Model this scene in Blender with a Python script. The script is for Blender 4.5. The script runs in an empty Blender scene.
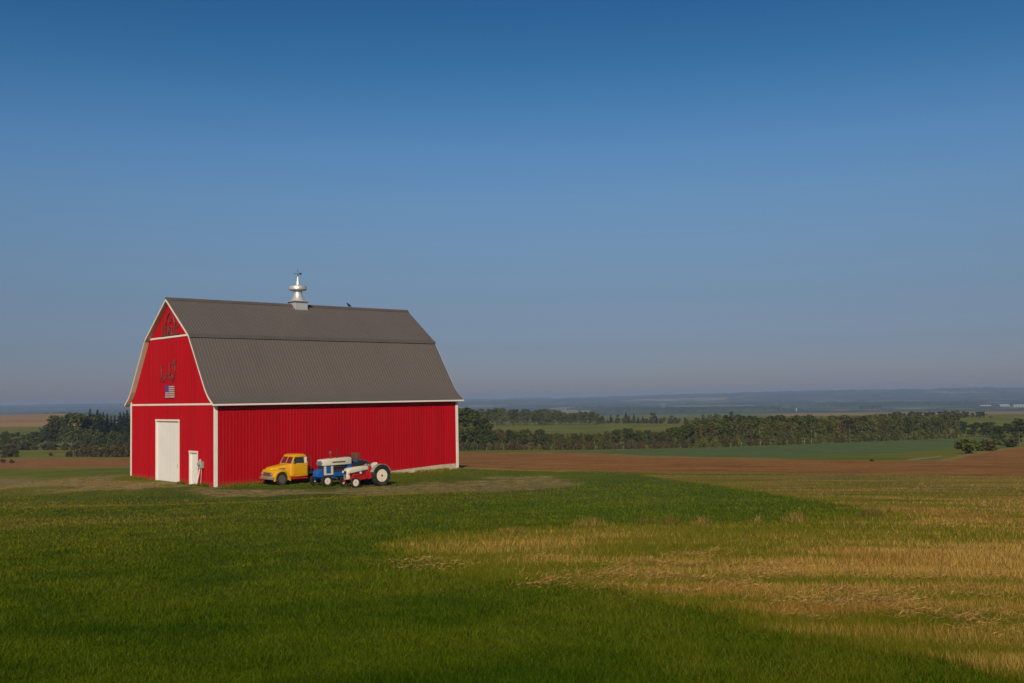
import bpy, math, random
import numpy as np
R = math.radians
sc = bpy.context.scene
col = sc.collection
random.seed(7)
rng = np.random.default_rng(11)

# ------------------------------------------------------------------ camera
EYE = 5.372                      # eye above the barn yard (z = 0)
PITCH, ROLL, FPX = .0526, -.016, 1050.0
cam = bpy.data.cameras.new('camera'); cam_o = bpy.data.objects.new('camera', cam); col.objects.link(cam_o)
cam.sensor_width = 36; cam.lens = FPX / 1024 * 36; cam.clip_start = .1; cam.clip_end = 60000
from mathutils import Matrix, Vector
cam_o.matrix_world = Matrix.Translation((0, 0, EYE)) @ Matrix.Rotation(R(90) + PITCH, 4, 'X') @ Matrix.Rotation(ROLL, 4, 'Z')
sc.camera = cam_o

# ------------------------------------------------------------------ sky, sun, exposure
SUN_EL, SUN_AZ = R(28), R(187)   # azimuth clockwise from +Y: behind the camera, a little to its left
w = bpy.data.worlds.new('World'); sc.world = w; w.use_nodes = True
nt = w.node_tree; nt.nodes.clear()
sky = nt.nodes.new('ShaderNodeTexSky'); sky.sky_type = 'NISHITA'; sky.sun_disc = False
sky.sun_elevation = SUN_EL; sky.sun_rotation = SUN_AZ
sky.air_density = 1.0; sky.dust_density = .6; sky.ozone_density = 2.0; sky.altitude = 300
grade = nt.nodes.new('ShaderNodeMix'); grade.data_type = 'RGBA'; grade.blend_type = 'MULTIPLY'; grade.inputs[0].default_value = 1
gco = nt.nodes.new('ShaderNodeTexCoord'); gse = nt.nodes.new('ShaderNodeSeparateXYZ')
gra = nt.nodes.new('ShaderNodeValToRGB')
cr = gra.color_ramp; cr.interpolation = 'LINEAR'
SKY = [(0, (.365, .40, .645)), (.045, (.36, .395, .60)), (.092, (.43, .47, .605)), (.138, (.51, .59, .71)), (.184, (.54, .69, .83)), (.229, (.49, .73, .93)), (.272, (.365, .69, .91)), (.306, (.27, .62, .86)), (.35, (.205, .54, .81)), (.6, (.13, .40, .70))]
for i, (p, c) in enumerate(SKY):
    e = cr.elements[i] if i < 2 else cr.elements.new(p)
    e.position = p; e.color = (*c, 1)
bg = nt.nodes.new('ShaderNodeBackground'); bg.inputs[1].default_value = .075
out = nt.nodes.new('ShaderNodeOutputWorld')
L = nt.links.new
L(gco.outputs['Generated'], gse.inputs[0]); L(gse.outputs['Z'], gra.inputs[0])
L(sky.outputs[0], grade.inputs[6]); L(gra.outputs[0], grade.inputs[7]); L(grade.outputs[2], bg.inputs[0]); L(bg.outputs[0], out.inputs[0])

sun = bpy.data.lights.new('sun', 'SUN'); sun.energy = 4.3; sun.angle = R(.5); sun.color = (1, .86, .64)
sun_o = bpy.data.objects.new('sun', sun); col.objects.link(sun_o)
sv = Vector((math.cos(SUN_EL) * math.sin(SUN_AZ), math.cos(SUN_EL) * math.cos(SUN_AZ), math.sin(SUN_EL)))
sun_o.rotation_euler = sv.to_track_quat('Z', 'Y').to_euler()
sc.view_settings.view_transform = 'Standard'; sc.view_settings.look = 'None'
sc.view_settings.exposure = 0; sc.view_settings.gamma = 1
try: sc.view_settings.use_curve_mapping = False
except Exception: pass
try:
    sc.cycles.max_bounces = 6; sc.cycles.volume_bounces = 0; sc.cycles.transparent_max_bounces = 8
    sc.cycles.use_denoising = True; sc.cycles.sample_clamp_indirect = 4
except Exception: pass

# ------------------------------------------------------------------ tagging helpers
def tag(o, label=None, cat=None, group=None, kind=None):
    if label: o['label'] = label
    if cat: o['category'] = cat
    if group: o['group'] = group
    if kind: o['kind'] = kind
    return o
def empty(name, loc=(0, 0, 0), rz=0, parent=None):
    o = bpy.data.objects.new(name, None); col.objects.link(o); o.location = loc; o.rotation_euler = (0, 0, rz)
    o.empty_display_size = .2
    if parent: o.parent = parent
    return o

# ------------------------------------------------------------------ material helpers
class NT:
    def __init__(s, m): s.t = m.node_tree; s.n = s.t.nodes; s.l = s.t.links.new
    def val(s, sock, v):
        if hasattr(v, 'is_output'): s.l(v, sock)
        elif isinstance(v, tuple): sock.default_value = v if len(v) == 4 or len(sock.default_value) == 3 else (*v, 1)
        else: sock.default_value = v
    def attr(s, name, out='Fac'):
        n = s.n.new('ShaderNodeAttribute'); n.attribute_name = name; return n.outputs[out]
    def pos(s, scale=(1, 1, 1), world=True):
        if world: g = s.n.new('ShaderNodeNewGeometry').outputs['Position']
        else: g = s.n.new('ShaderNodeTexCoord').outputs['Object']
        m = s.n.new('ShaderNodeVectorMath'); m.operation = 'MULTIPLY'; s.l(g, m.inputs[0]); m.inputs[1].default_value = scale
        return m.outputs[0]
    def noise(s, vec, scale, detail=3, rough=.55):
        n = s.n.new('ShaderNodeTexNoise'); s.l(vec, n.inputs['Vector']); n.inputs['Scale'].default_value = scale
        n.inputs['Detail'].default_value = detail; n.inputs['Roughness'].default_value = rough; return n.outputs['Fac']
    def math(s, op, a, b=0.0, c=None, clamp=False):
        n = s.n.new('ShaderNodeMath'); n.operation = op; n.use_clamp = clamp
        s.val(n.inputs[0], a); s.val(n.inputs[1], b)
        if c is not None: s.val(n.inputs[2], c)
        return n.outputs[0]
    def ramp(s, f, a, b, lo=0.0, hi=1.0):
        n = s.n.new('ShaderNodeMapRange'); n.interpolation_type = 'SMOOTHSTEP'; s.l(f, n.inputs[0])
        n.inputs[1].default_value = a; n.inputs[2].default_value = b; n.inputs[3].default_value = lo; n.inputs[4].default_value = hi
        return n.outputs[0]
    def mix(s, f, a, b, mode='MIX'):
        n = s.n.new('ShaderNodeMix'); n.data_type = 'RGBA'; n.blend_type = mode
        s.val(n.inputs[0], f); s.val(n.inputs[6], a); s.val(n.inputs[7], b); return n.outputs[2]
def newmat(name):
    m = bpy.data.materials.new(name); m.use_nodes = True
    b = m.node_tree.nodes['Principled BSDF']; return m, NT(m), b
def mat(name, c, rough=.6, metal=0.0, var=.12, scale=3.0, spec=.4, dirt=None):
    m, t, b = newmat(name)
    p = t.pos(world=False)
    n = t.noise(p, scale, 4); n2 = t.noise(p, scale * 9, 2)
    f = t.math('MULTIPLY_ADD', n, 1.4, t.math('MULTIPLY', n2, .6))
    c1 = tuple(x * (1 - var) for x in c); c2 = tuple(min(1, x * (1 + var)) for x in c)
    cc = t.mix(t.ramp(f, .6, 1.4), c1, c2)
    if dirt: cc = t.mix(t.ramp(n, .52, .75, 0, .6), cc, dirt)
    t.l(cc, b.inputs['Base Color']); b.inputs['Roughness'].default_value = rough; b.inputs['Metallic'].default_value = metal
    b.inputs['Specular IOR Level'].default_value = spec
    return m

# ------------------------------------------------------------------ numpy noise + terrain
_g = np.random.default_rng(5).random((256, 256))
def vnoise(x, y):
    xi = np.floor(x).astype(int); yi = np.floor(y).astype(int); fx = x - xi; fy = y - yi
    fx = fx * fx * (3 - 2 * fx); fy = fy * fy * (3 - 2 * fy)
    g = lambda a, b: _g[a & 255, b & 255]
    return (g(xi, yi) * (1 - fx) + g(xi + 1, yi) * fx) * (1 - fy) + (g(xi, yi + 1) * (1 - fx) + g(xi + 1, yi + 1) * fx) * fy
def fbm(x, y, s, o=3):
    x = np.asarray(x, float) / s; y = np.asarray(y, float) / s; r = 0; a = .5
    for i in range(o): r = r + a * (vnoise(x + 17.3 * i, y + 9.1 * i) - .5); x = x * 2.03; y = y * 2.03; a *= .5
    return r
def sstep(a, b, x):
    t = np.clip((x - a) / (b - a), 0, 1); return t * t * (3 - 2 * t)
_kd = [0, 66, 95, 200, 300, 400, 480, 800, 1000, 1600, 3000, 5000, 7500, 10000, 13000]
_kz = [3.5, -.03, -1.4, -5.8, -10.2, -12.3, -12.7, -12.7, -17, -29, -44, -40, -17, -14, -30]
_lt = np.linspace(math.log(.4), math.log(13000), 3000)
_zt = np.interp(np.exp(_lt), _kd, _kz)
_k = 41; _zs = np.convolve(np.pad(_zt, _k // 2, mode='edge'), np.ones(_k) / _k, 'valid')
BC = np.array([-18.78, 66.34]); BTH = .731
BS = np.array([math.cos(BTH), math.sin(BTH)]); BW = np.array([-math.sin(BTH), math.cos(BTH)])
W_, L_ = 13.32, 19.55
def Z(x, y):
    x = np.asarray(x, float); y = np.asarray(y, float)
    d = np.hypot(x, y); ph = np.arctan2(x, y)
    z = np.interp(np.log(np.maximum(d, .4)), _lt, _zs)
    zl = np.interp(d, [0, 500, 650, 1500, 2200, 4000], [0, 0, 1.7, 19.5, 14, 0])       # the tan rise at the left
    z = z + zl * sstep(-.33, -.40, ph)
    z = z + np.minimum(.0011 * d, .5) * fbm(x, y, 9., 3) * sstep(4, 20, d) + sstep(200, 900, d) * 2.2 * fbm(x, y, 260., 3) + sstep(3500, 7000, d) * 34 * fbm(x, y, 1700., 4)
    z = z + sstep(4500, 7500, d) * sstep(.0, .42, ph) * 22
    a = (x - BC[0]) * BS[0] + (y - BC[1]) * BS[1]; b = (x - BC[0]) * BW[0] + (y - BC[1]) * BW[1]
    dx = np.maximum(np.maximum(-2 - a, a - L_ - 1), 0); dy = np.maximum(np.maximum(-8 - b, b - W_ - 2), 0)
    wgt = 1 - sstep(0, 14, np.hypot(dx, dy))
    return z * (1 - wgt) + (0.02 * fbm(x, y, 2.5, 2)) * wgt
_c, _s = math.cos(-ROLL), math.sin(-ROLL)
def ray(u, v):
    x = np.asarray(u, float) - 512; y = np.asarray(v, float) - 341.5
    x, y = x * _c - y * _s, x * _s + y * _c
    cp, sp = math.cos(PITCH), math.sin(PITCH)
    return np.stack([x / FPX, cp + y / FPX * sp, sp - y / FPX * cp], -1)
_tm = np.exp(np.linspace(math.log(2.), math.log(12500), 1500))
def hit(u, v):
    d = ray(u, v)
    P = d[None, :] * _tm[:, None]
    below = (EYE + P[:, 2]) < Z(P[:, 0], P[:, 1])
    if not below.any(): return None
    i = int(np.argmax(below)); a, b = (_tm[i - 1], _tm[i]) if i else (.5, _tm[0])
    for _ in range(18):
        m = (a + b) / 2
        if EYE + d[2] * m < Z(d[0] * m, d[1] * m): b = m
        else: a = m
    return d[:2] * b
def gpoly(pts): return np.array([hit(*p) for p in pts])
def sdist(poly, x, y):
    """signed distance to a polygon, positive inside"""
    best = np.full(x.shape, 1e18); ins = np.zeros(x.shape, bool)
    n = len(poly)
    for i in range(n):
        ax, ay = poly[i]; bx, by = poly[(i + 1) % n]
        ex, ey = bx - ax, by - ay
        t = np.clip(((x - ax) * ex + (y - ay) * ey) / max(ex * ex + ey * ey, 1e-9), 0, 1)
        best = np.minimum(best, (x - ax - t * ex) ** 2 + (y - ay - t * ey) ** 2)
        c = ((ay > y) != (by > y)) & (x < (bx - ax) * (y - ay) / (by - ay if by != ay else 1e-9) + ax)
        ins ^= c
    d = np.sqrt(best); return np.where(ins, d, -d)

P_STUB = gpoly([(1180, 760), (1040, 690), (940, 668), (830, 640), (700, 610), (600, 590), (520, 576), (440, 566), (396, 551), (398, 543), (480, 533), (560, 528), (620, 525),
                (680, 525), (800, 523), (858, 516), (862, 509), (800, 498), (740, 489), (690, 482), (640, 474.5), (800, 474), (1024, 478), (1250, 484)])
P_PLOUGH = gpoly([(1250, 483), (1024, 477.5), (800, 473.5), (640, 473), (560, 471), (470, 468.5), (130, 467), (-200, 469), (-200, 461), (0, 458.5), (130, 458), (300, 454),
                  (460, 452), (590, 453), (640, 456), (700, 458), (800, 460), (900, 461), (945, 460.5), (962, 456), (1000, 449.5), (1024, 447), (1250, 446)])
P_CROP = gpoly([(560, 452.2), (620, 450), (700, 447.5), (800, 444), (900, 440), (958, 437.8), (1000, 438.5), (962, 446), (930, 449), (900, 453), (800, 457.5), (700, 456.8), (640, 454.6)])
P_TRACK = gpoly([(-200, 478), (0, 475.5), (130, 478.5), (215, 487.5), (330, 488.5), (400, 485), (470, 480), (545, 477.5), (575, 482), (560, 489), (500, 493), (400, 494), (290, 496), (215, 494), (120, 490), (0, 490.5), (-200, 492)])
P_PATH = gpoly([(905, 459.6), (925, 457.6), (941, 455.2), (943, 456.2), (930, 458.4), (910, 460.4)])

# ------------------------------------------------------------------ ground sheet
th = np.r_[np.linspace(-180, -50, 40, endpoint=False), np.linspace(-50, -32, 30, endpoint=False), np.linspace(-32, 32, 520, endpoint=False), np.linspace(32, 50, 30, endpoint=False), np.linspace(50, 180, 40, endpoint=False)]
th = np.radians(th); rad = np.r_[np.exp(np.linspace(math.log(.5), math.log(12800), 760))]
TH, RD = np.meshgrid(th, rad); GX = RD * np.sin(TH); GY = RD * np.cos(TH); GZ = Z(GX, GY)
nth, nr = len(th), len(rad)
attrs = {'stub': np.clip(sdist(P_STUB, GX, GY), -60, 60), 'plough': np.clip(sdist(P_PLOUGH, GX, GY), -60, 60), 'crop': np.clip(sdist(P_CROP, GX, GY), -60, 60),
         'track': np.clip(sdist(P_TRACK, GX, GY), -40, 40), 'path': np.clip(sdist(P_PATH, GX, GY), -40, 40), 'dist': RD, 'az': np.degrees(TH)}

def ground_material():
    m, t, b = newmat('ground')
    p = t.pos(); ps = t.pos((1, 1, .2))
    n_s = t.noise(ps, 1.7, 5, .65); n_m = t.noise(ps, .22, 4); n_l = t.noise(ps, .035, 3); n_xl = t.noise(ps, .006, 4); n_f = t.noise(ps, 9, 3, .7)
    dist = t.attr('dist'); az = t.attr('az')
    near = t.mix(t.ramp(n_m, .35, .65), (.032, .070, .003), (.072, .110, .006))
    near = t.mix(t.ramp(n_l, .5, .68, 0, .75), near, (.135, .105, .024))
    near = t.mix(t.ramp(n_f, .35, .7, 0, .6), near, (.03, .05, .006))
    far_g = t.mix(t.ramp(n_l, .38, .62), (.100, .122, .006), (.165, .160, .014))
    c = t.mix(t.ramp(dist, 48, 100), near, far_g)
    # stubble
    row = t.noise(t.pos((.10, .9, .2)), 1.2, 3)
    st = t.mix(t.ramp(t.math('ADD', t.math('MULTIPLY', row, .6), t.math('MULTIPLY', n_l, .5)), .42, .62), (.075, .095, .008), (.30, .195, .042))
    st = t.mix(t.ramp(n_s, .35, .7, 0, .5), st, (.13, .085, .022))
    f = t.ramp(t.math('MULTIPLY_ADD', t.math('SUBTRACT', n_s, .5), 2.2, t.attr('stub')), -.3, .5)
    c = t.mix(f, c, st)
    # bare yard
    gr = t.mix(n_s, (.23, .150, .055), (.37, .255, .120))
    gr = t.mix(t.ramp(n_f, .48, .62, 0, .85), gr, (.13, .085, .045))
    gr = t.mix(t.ramp(t.noise(ps, 4.3, 3), .58, .64, 0, .8), gr, (.46, .34, .20))
    f = t.math('MULTIPLY', t.ramp(t.math('MULTIPLY_ADD', t.math('SUBTRACT', n_m, .5), 15., t.attr('track')), -.8, 1.6), t.ramp(t.math('ADD', t.math('MULTIPLY', n_s, .7), t.math('MULTIPLY', t.noise(t.pos((.5, 1.3, .2)), 1.1, 5, .7), .5)), .50, .66, .08, 1.0))
    c = t.mix(f, c, gr)
    # ploughed soil
    fur = t.noise(t.pos((.06, .45, .2)), 2.0, 4, .7)
    pl = t.mix(t.ramp(fur, .40, .60), (.190, .072, .010), (.33, .140, .030))
    pl = t.mix(t.ramp(n_s, .57, .68, 0, .8), pl, (.40, .28, .11))
    pl = t.mix(t.ramp(n_l, .5, .7, 0, .35), pl, (.24, .15, .035))
    pl = t.mix(t.ramp(t.noise(t.pos((.10, .40, .2)), 2.3, 5, .7), .52, .66, 0, .65), pl, (.40, .27, .10))
    pl = t.mix(t.ramp(t.noise(t.pos((.05, .16, .2)), 1.6, 4, .7), .50, .64, 0, .55), pl, (.125, .055, .010))
    f = t.ramp(t.math('MULTIPLY_ADD', t.math('SUBTRACT', n_m, .5), 3., t.attr('plough')), -.4, .5)
    c = t.mix(f, c, pl)
    edge = t.ramp(t.math('ABSOLUTE', t.math('MULTIPLY_ADD', t.math('SUBTRACT', n_m, .5), 3., t.attr('plough'))), .2, 1.6, 1, 0)
    c = t.mix(t.math('MULTIPLY', edge, .8), c, (.26, .19, .055))
    # green crop
    cp = t.mix(t.ramp(n_m, .3, .7), (.080, .118, .030), (.110, .150, .040))
    cp = t.mix(t.ramp(n_l, .45, .7, 0, .5), cp, (.07, .09, .020))
    f = t.ramp(t.math('MULTIPLY_ADD', t.math('SUBTRACT', n_m, .5), 3., t.attr('crop')), -.5, .6)
    c = t.mix(f, c, cp)
    f = t.ramp(t.math('MULTIPLY_ADD', t.math('SUBTRACT', n_m, .5), 1., t.attr('path')), -.3, .3)
    c = t.mix(f, c, (.25, .20, .09))
    # the valley: a patchwork of fields and woods
    v = t.n.new('ShaderNodeTexVoronoi'); t.l(t.pos((.0016, .0011, 0)), v.inputs['Vector']); v.inputs['Scale'].default_value = 1.7
    sep = t.n.new('ShaderNodeSeparateColor'); t.l(v.outputs['Color'], sep.inputs[0])
    fld = t.mix(t.ramp(sep.outputs[0], .45, .6), (.11, .14, .045), (.34, .27, .11))
    fld = t.mix(t.ramp(sep.outputs[1], .25, .4, 1, 0), fld, (.08, .12, .05))
    fld = t.mix(t.ramp(t.math('ADD', n_xl, t.math('MULTIPLY', sep.outputs[2], .25)), .52, .58), fld, (.022, .038, .014))
    c = t.mix(t.ramp(dist, 1900, 2500), c, fld)
    # stubble-gold fields on the rises before the valley
    fld = fld
    str_ = t.mix(t.ramp(t.noise(t.pos((.002, .03, 0)), 1.0, 3), .35, .65), (.24, .145, .055), (.36, .22, .09))
    tl = t.math('MULTIPLY', t.ramp(az, -19.5, -21, 0, 1), t.math('MULTIPLY', t.ramp(dist, 700, 760), t.ramp(dist, 2300, 2500, 1, 0)))
    tr = t.math('MULTIPLY', t.ramp(az, 13.0, 14.5), t.math('MULTIPLY', t.ramp(dist, 1150, 1250), t.ramp(dist, 1900, 2000, 1, 0)))
    c = t.mix(t.math('MAXIMUM', tl, t.math('MULTIPLY', tr, t.ramp(n_xl, .35, .5, .25, 1))), c, str_)
    t.l(c, b.inputs['Base Color']); b.inputs['Roughness'].default_value = .95; b.inputs['Specular IOR Level'].default_value = .1
    bp = t.n.new('ShaderNodeBump'); bp.inputs['Strength'].default_value = .7; bp.inputs['Distance'].default_value = .12
    t.l(t.math('ADD', n_s, t.math('MULTIPLY', n_f, .4)), bp.inputs['Height']); t.l(bp.outputs[0], b.inputs['Normal'])
    return m
M_GROUND = ground_material()
fa = (np.arange(nr - 1)[:, None] * nth + np.arange(nth)[None, :])
nx = (np.arange(nth) + 1) % nth
faces = np.stack([np.arange(nr - 1)[:, None] * nth + np.arange(nth)[None, :], np.arange(nr - 1)[:, None] * nth + nx[None, :],
                  np.arange(1, nr)[:, None] * nth + nx[None, :], np.arange(1, nr)[:, None] * nth + np.arange(nth)[None, :]], -1).reshape(-1, 4)
VV = np.stack([GX, GY, GZ], -1).reshape(-1, 3)
fmean = lambda k: attrs[k].reshape(-1)[faces].mean(1)
region = np.zeros(len(faces), int)
fd = fmean('dist')
region[fd > 110] = 5; region[fd > 2400] = 6
region[fmean('stub') > 0] = 1; region[fmean('plough') > 0] = 2; region[fmean('crop') > 0] = 3
region[(fmean('track') > 0) & (region == 0)] = 4
def raw_mesh(name, V, F, material, at=None, smooth=True, link=True):
    me = bpy.data.meshes.new(name)
    k = F.shape[1]
    me.vertices.add(len(V)); me.vertices.foreach_set('co', np.ascontiguousarray(V, np.float32).ravel())
    me.loops.add(F.size); me.loops.foreach_set('vertex_index', np.ascontiguousarray(F, np.int32).ravel())
    me.polygons.add(len(F)); me.polygons.foreach_set('loop_start', np.arange(0, F.size, k, dtype=np.int32))
    me.polygons.foreach_set('use_smooth', np.full(len(F), smooth))
    me.update(calc_edges=True)
    for n, a in (at or {}).items():
        x = me.attributes.new(n, 'FLOAT', 'POINT'); x.data.foreach_set('value', np.ascontiguousarray(a, np.float32).ravel())
    if material: me.materials.append(material)
    if not link: return me
    o = bpy.data.objects.new(name, me); col.objects.link(o); return o
for i, (nm, lb) in enumerate([('lawn', 'mown green lawn sloping down to the red barn'), ('stubble_field', 'field of golden grain stubble with green regrowth'), ('ploughed_field', 'bare brown ploughed field behind the barn'),
                              ('crop_field', 'blue green crop field below the wood'), ('dirt_yard', 'worn gravel and dirt yard around the barn'), ('meadow', 'rough green meadows and tan fields round the woods'), ('hills', 'far hazy blue hills with patchwork fields')]):
    F = faces[region == i]; used, inv = np.unique(F, return_inverse=True)
    o = raw_mesh(nm, VV[used], inv.reshape(-1, 4), M_GROUND, {k: a.reshape(-1)[used] for k, a in attrs.items()})
    tag(o, lb, 'ground', kind='structure')

# ------------------------------------------------------------------ mesh builder for solid things
class MB:
    def __init__(s): s.v = []; s.f = []
    def add(s, V, F):
        o = len(s.v); s.v += [tuple(map(float, p)) for p in V]; s.f += [tuple(i + o for i in f) for f in F]; return s
    def box(s, x0, x1, y0, y1, z0, z1):
        return s.add([(x, y, z) for z in (z0, z1) for x, y in ((x0, y0), (x1, y0), (x1, y1), (x0, y1))],
                     [(3, 2, 1, 0), (4, 5, 6, 7), (0, 1, 5, 4), (1, 2, 6, 5), (2, 3, 7, 6), (3, 0, 4, 7)])
    def lathe(s, prof, n=20, axis='z', c=(0, 0, 0)):
        V = []; F = []
        for r, h in prof:
            for k in range(n):
                a = 2 * math.pi * k / n; u, v = r * math.cos(a), r * math.sin(a)
                V.append({'z': (c[0] + u, c[1] + v, c[2] + h), 'y': (c[0] + u, c[1] + h, c[2] + v), 'x': (c[0] + h, c[1] + u, c[2] + v)}[axis])
        m = len(prof)
        for i in range(m - 1):
            for k in range(n):
                F.append((i * n + k, i * n + (k + 1) % n, (i + 1) * n + (k + 1) % n, (i + 1) * n + k))
        if prof[0][0] > 1e-4: F.append(tuple(range(n))[::-1])
        if prof[-1][0] > 1e-4: F.append(tuple((m - 1) * n + k for k in range(n)))
        return s.add(V, F)
    def tube(s, pts, r, n=8):
        pts = [Vector(p) for p in pts]; V = []; F = []
        for i, p in enumerate(pts):
            d = (pts[min(i + 1, len(pts) - 1)] - pts[max(i - 1, 0)]).normalized()
            u = d.orthogonal().normalized() if i == 0 else (u - d * u.dot(d)).normalized()
            v = d.cross(u); rr = r[i] if isinstance(r, (list, tuple)) else r
            V += [p + u * (rr * math.cos(2 * math.pi * k / n)) + v * (rr * math.sin(2 * math.pi * k / n)) for k in range(n)]
        for i in range(len(pts) - 1):
            for k in range(n): F.append((i * n + k, i * n + (k + 1) % n, (i + 1) * n + (k + 1) % n, (i + 1) * n + k))
        F.append(tuple(range(n))[::-1]); F.append(tuple((len(pts) - 1) * n + k for k in range(n)))
        return s.add(V, F)
    def loft(s, secs, closed=True, caps=True):
        n = len(secs[0]); V = [p for q in secs for p in q]; F = []
        for i in range(len(secs) - 1):
            for k in range(n if closed else n - 1): F.append((i * n + k, i * n + (k + 1) % n, (i + 1) * n + (k + 1) % n, (i + 1) * n + k))
        if caps and closed: F.append(tuple(range(n))[::-1]); F.append(tuple((len(secs) - 1) * n + k for k in range(n)))
        return s.add(V, F)
    def prism(s, poly, y0, y1):
        """polygon in x,z extruded along y"""
        n = len(poly)
        return s.add([(x, y0, z) for x, z in poly] + [(x, y1, z) for x, z in poly],
                     [tuple(range(n)), tuple(range(n, 2 * n))[::-1]] + [(k, k + n, (k + 1) % n + n, (k + 1) % n) for k in range(n)])
    def build(s, name, m, parent=None, bevel=0, smooth=False, loc=None):
        me = bpy.data.meshes.new(name); me.from_pydata(s.v, [], s.f); me.update(); me.materials.append(m)
        import bmesh
        b = bmesh.new(); b.from_mesh(me); bmesh.ops.recalc_face_normals(b, faces=b.faces); b.to_mesh(me); b.free()
        if smooth:
            for p in me.polygons: p.use_smooth = True
            try: me.set_sharp_from_angle(angle=R(38))
            except Exception: pass
        o = bpy.data.objects.new(name, me); col.objects.link(o)
        if parent: o.parent = parent
        if loc: o.location = loc
        if bevel:
            q = o.modifiers.new('edge', 'BEVEL'); q.width = bevel; q.segments = 2; q.limit_method = 'ANGLE'; q.angle_limit = R(40)
        return o

# ------------------------------------------------------------------ the barn  (local: x along the long side, y across, origin at the near corner)
M = {}
def sheet_mat(name, c, rough, splash, axis_scale, wear):
    m, t, bs = newmat(name); p = t.pos(world=False)
    pan = t.n.new('ShaderNodeTexWhiteNoise'); pan.noise_dimensions = '3D'
    fl_ = t.n.new('ShaderNodeVectorMath'); fl_.operation = 'FLOOR'; t.l(t.pos(axis_scale, world=False), fl_.inputs[0]); t.l(fl_.outputs[0], pan.inputs['Vector'])
    big = t.noise(p, .22, 4); streak = t.noise(t.pos((2.2, 2.2, .12), world=False), 1.6, 4, .6); fine = t.noise(p, 6, 3)
    cc = t.mix(pan.outputs['Value'], tuple(x * (.90 if splash else .965) for x in c), tuple(x * (1.08 if splash else 1.03) for x in c))
    cc = t.mix(t.ramp(streak, .50, .72, 0, .48 if splash else .22), cc, wear)
    cc = t.mix(t.ramp(big, .45, .7, 0, .22), cc, tuple(x * .8 for x in c))
    if splash:
        sx = t.n.new('ShaderNodeSeparateXYZ'); t.l(p, sx.inputs[0])
        zz = t.math('SUBTRACT', sx.outputs[2], t.math('MULTIPLY', t.math('ADD', fine, streak), .42))
        cc = t.mix(t.ramp(zz, -.45, .02, .6, 0), cc, (.16, .075, .035))
    t.l(cc, bs.inputs['Base Color']); bs.inputs['Specular IOR Level'].default_value = .08 if splash else .25
    t.l(t.math('MULTIPLY_ADD', fine, .2, rough - .1), bs.inputs['Roughness']); return m
M['red'] = sheet_mat('red_metal_siding', (.37, .0026, .0085), .55, True, (1 / .9144, 1 / .9144, .0001), (.31, .016, .020))
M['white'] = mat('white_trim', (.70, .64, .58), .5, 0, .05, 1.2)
M['door'] = mat('white_door', (.68, .66, .64), .5, 0, .03, .8)
M['cream'] = mat('cream_soffit', (.60, .50, .39), .6, 0, .08, 1)
M['roof'] = sheet_mat('brown_grey_metal_roof', (.106, .091, .085), .5, False, (1 / .9144, .0001, .0001), (.145, .118, .10))
M['roofcap'] = mat('roof_flashing', (.095, .078, .068), .5, 0, .08, 1)
M['concrete'] = mat('concrete', (.46, .39, .29), .9, 0, .18, 1.5, .2, dirt=(.26, .22, .13))
M['galv'] = mat('galvanised_steel', (.66, .64, .62), .38, .55, .08, 2)
M['dark'] = mat('dark_metal', (.035, .032, .03), .6, .2, .2, 3)
M['bronze'] = mat('weathered_metal_art', (.155, .055, .050), .6, .3, .25, 4)
M['grey'] = mat('grey_enamel', (.34, .31, .28), .55, .1, .12, 4)
barn = empty('barn', (BC[0], BC[1], 0), BTH)
tag(barn, 'red metal gambrel barn with a grey roof and white trim', 'barn')
PROF = [(-.386, 5.24), (.25, 5.68), (.52, 5.95), (.78, 6.25), (3.163, 9.765), (6.66, 12.40)]
PROFW = PROF + [(W_ - b, z) for b, z in PROF[-2::-1]]
pb = np.array([p[0] for p in PROFW]); pz = np.array([p[1] for p in PROFW])
roof_z = lambda b: float(np.interp(b, pb, pz))
RIB = .2286
def rib_ts(length, pitch=RIB, h=.02, offset=0.0):
    ts = [(0, 0)]; k = offset + pitch / 2
    while k < length - .05:
        ts += [(k - .034, 0), (k - .018, h), (k + .018, h), (k + .034, 0)]; k += pitch
    return ts + [(length, 0)]
def wall_sheet(mb, place, ts, zb, zt):
    prev = None
    for t, h in ts:
        b, u = zb(t), zt(t); cur = (place(t, h, b), place(t, h, u))
        if prev and (u - b) > .01: mb.add([prev[0], cur[0], cur[1], prev[1]], [(0, 1, 2, 3)])
        prev = cur
DOORB, DOORS = (5.26, 8.90, 4.12), (2.50, 3.60, 2.10)
def fz(t):
    for b0, b1, h in (DOORB, DOORS):
        if b0 < t < b1: return h
    return 0.0
def dense(ts, cuts):
    o = list(ts)
    for c in cuts:
        o += [(c - .004, 0), (c + .004, 0)]
    o = [q for q in o if not any(abs(q[0] - c) < .04 and q[1] for c in cuts)]
    return sorted(o)
gw = MB(); cuts = [DOORB[0], DOORB[1], DOORS[0], DOORS[1], 3.163, W_ - 3.163, 6.66]
wall_sheet(gw, lambda t, h, z: (-h, t, z), dense(rib_ts(W_), cuts), fz, lambda t: roof_z(t) - .10)
gw.build('gable_wall', M['red'], barn)
gb = MB(); wall_sheet(gb, lambda t, h, z: (L_ + h, t, z), dense(rib_ts(W_), [3.163, W_ - 3.163, 6.66]), lambda t: 0, lambda t: roof_z(t) - .10); gb.build('gable_wall', M['red'], barn)
sw = MB(); wall_sheet(sw, lambda t, h, z: (t, -h, z), rib_ts(L_), lambda t: .0 if t < 9 else .42 * min(1, (t - 9) / 9), lambda t: 5.46); sw.build('side_wall', M['red'], barn)
sb = MB(); wall_sheet(sb, lambda t, h, z: (t, W_ + h, z), rib_ts(L_), lambda t: 0, lambda t: 5.46); sb.build('side_wall', M['red'], barn)
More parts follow.
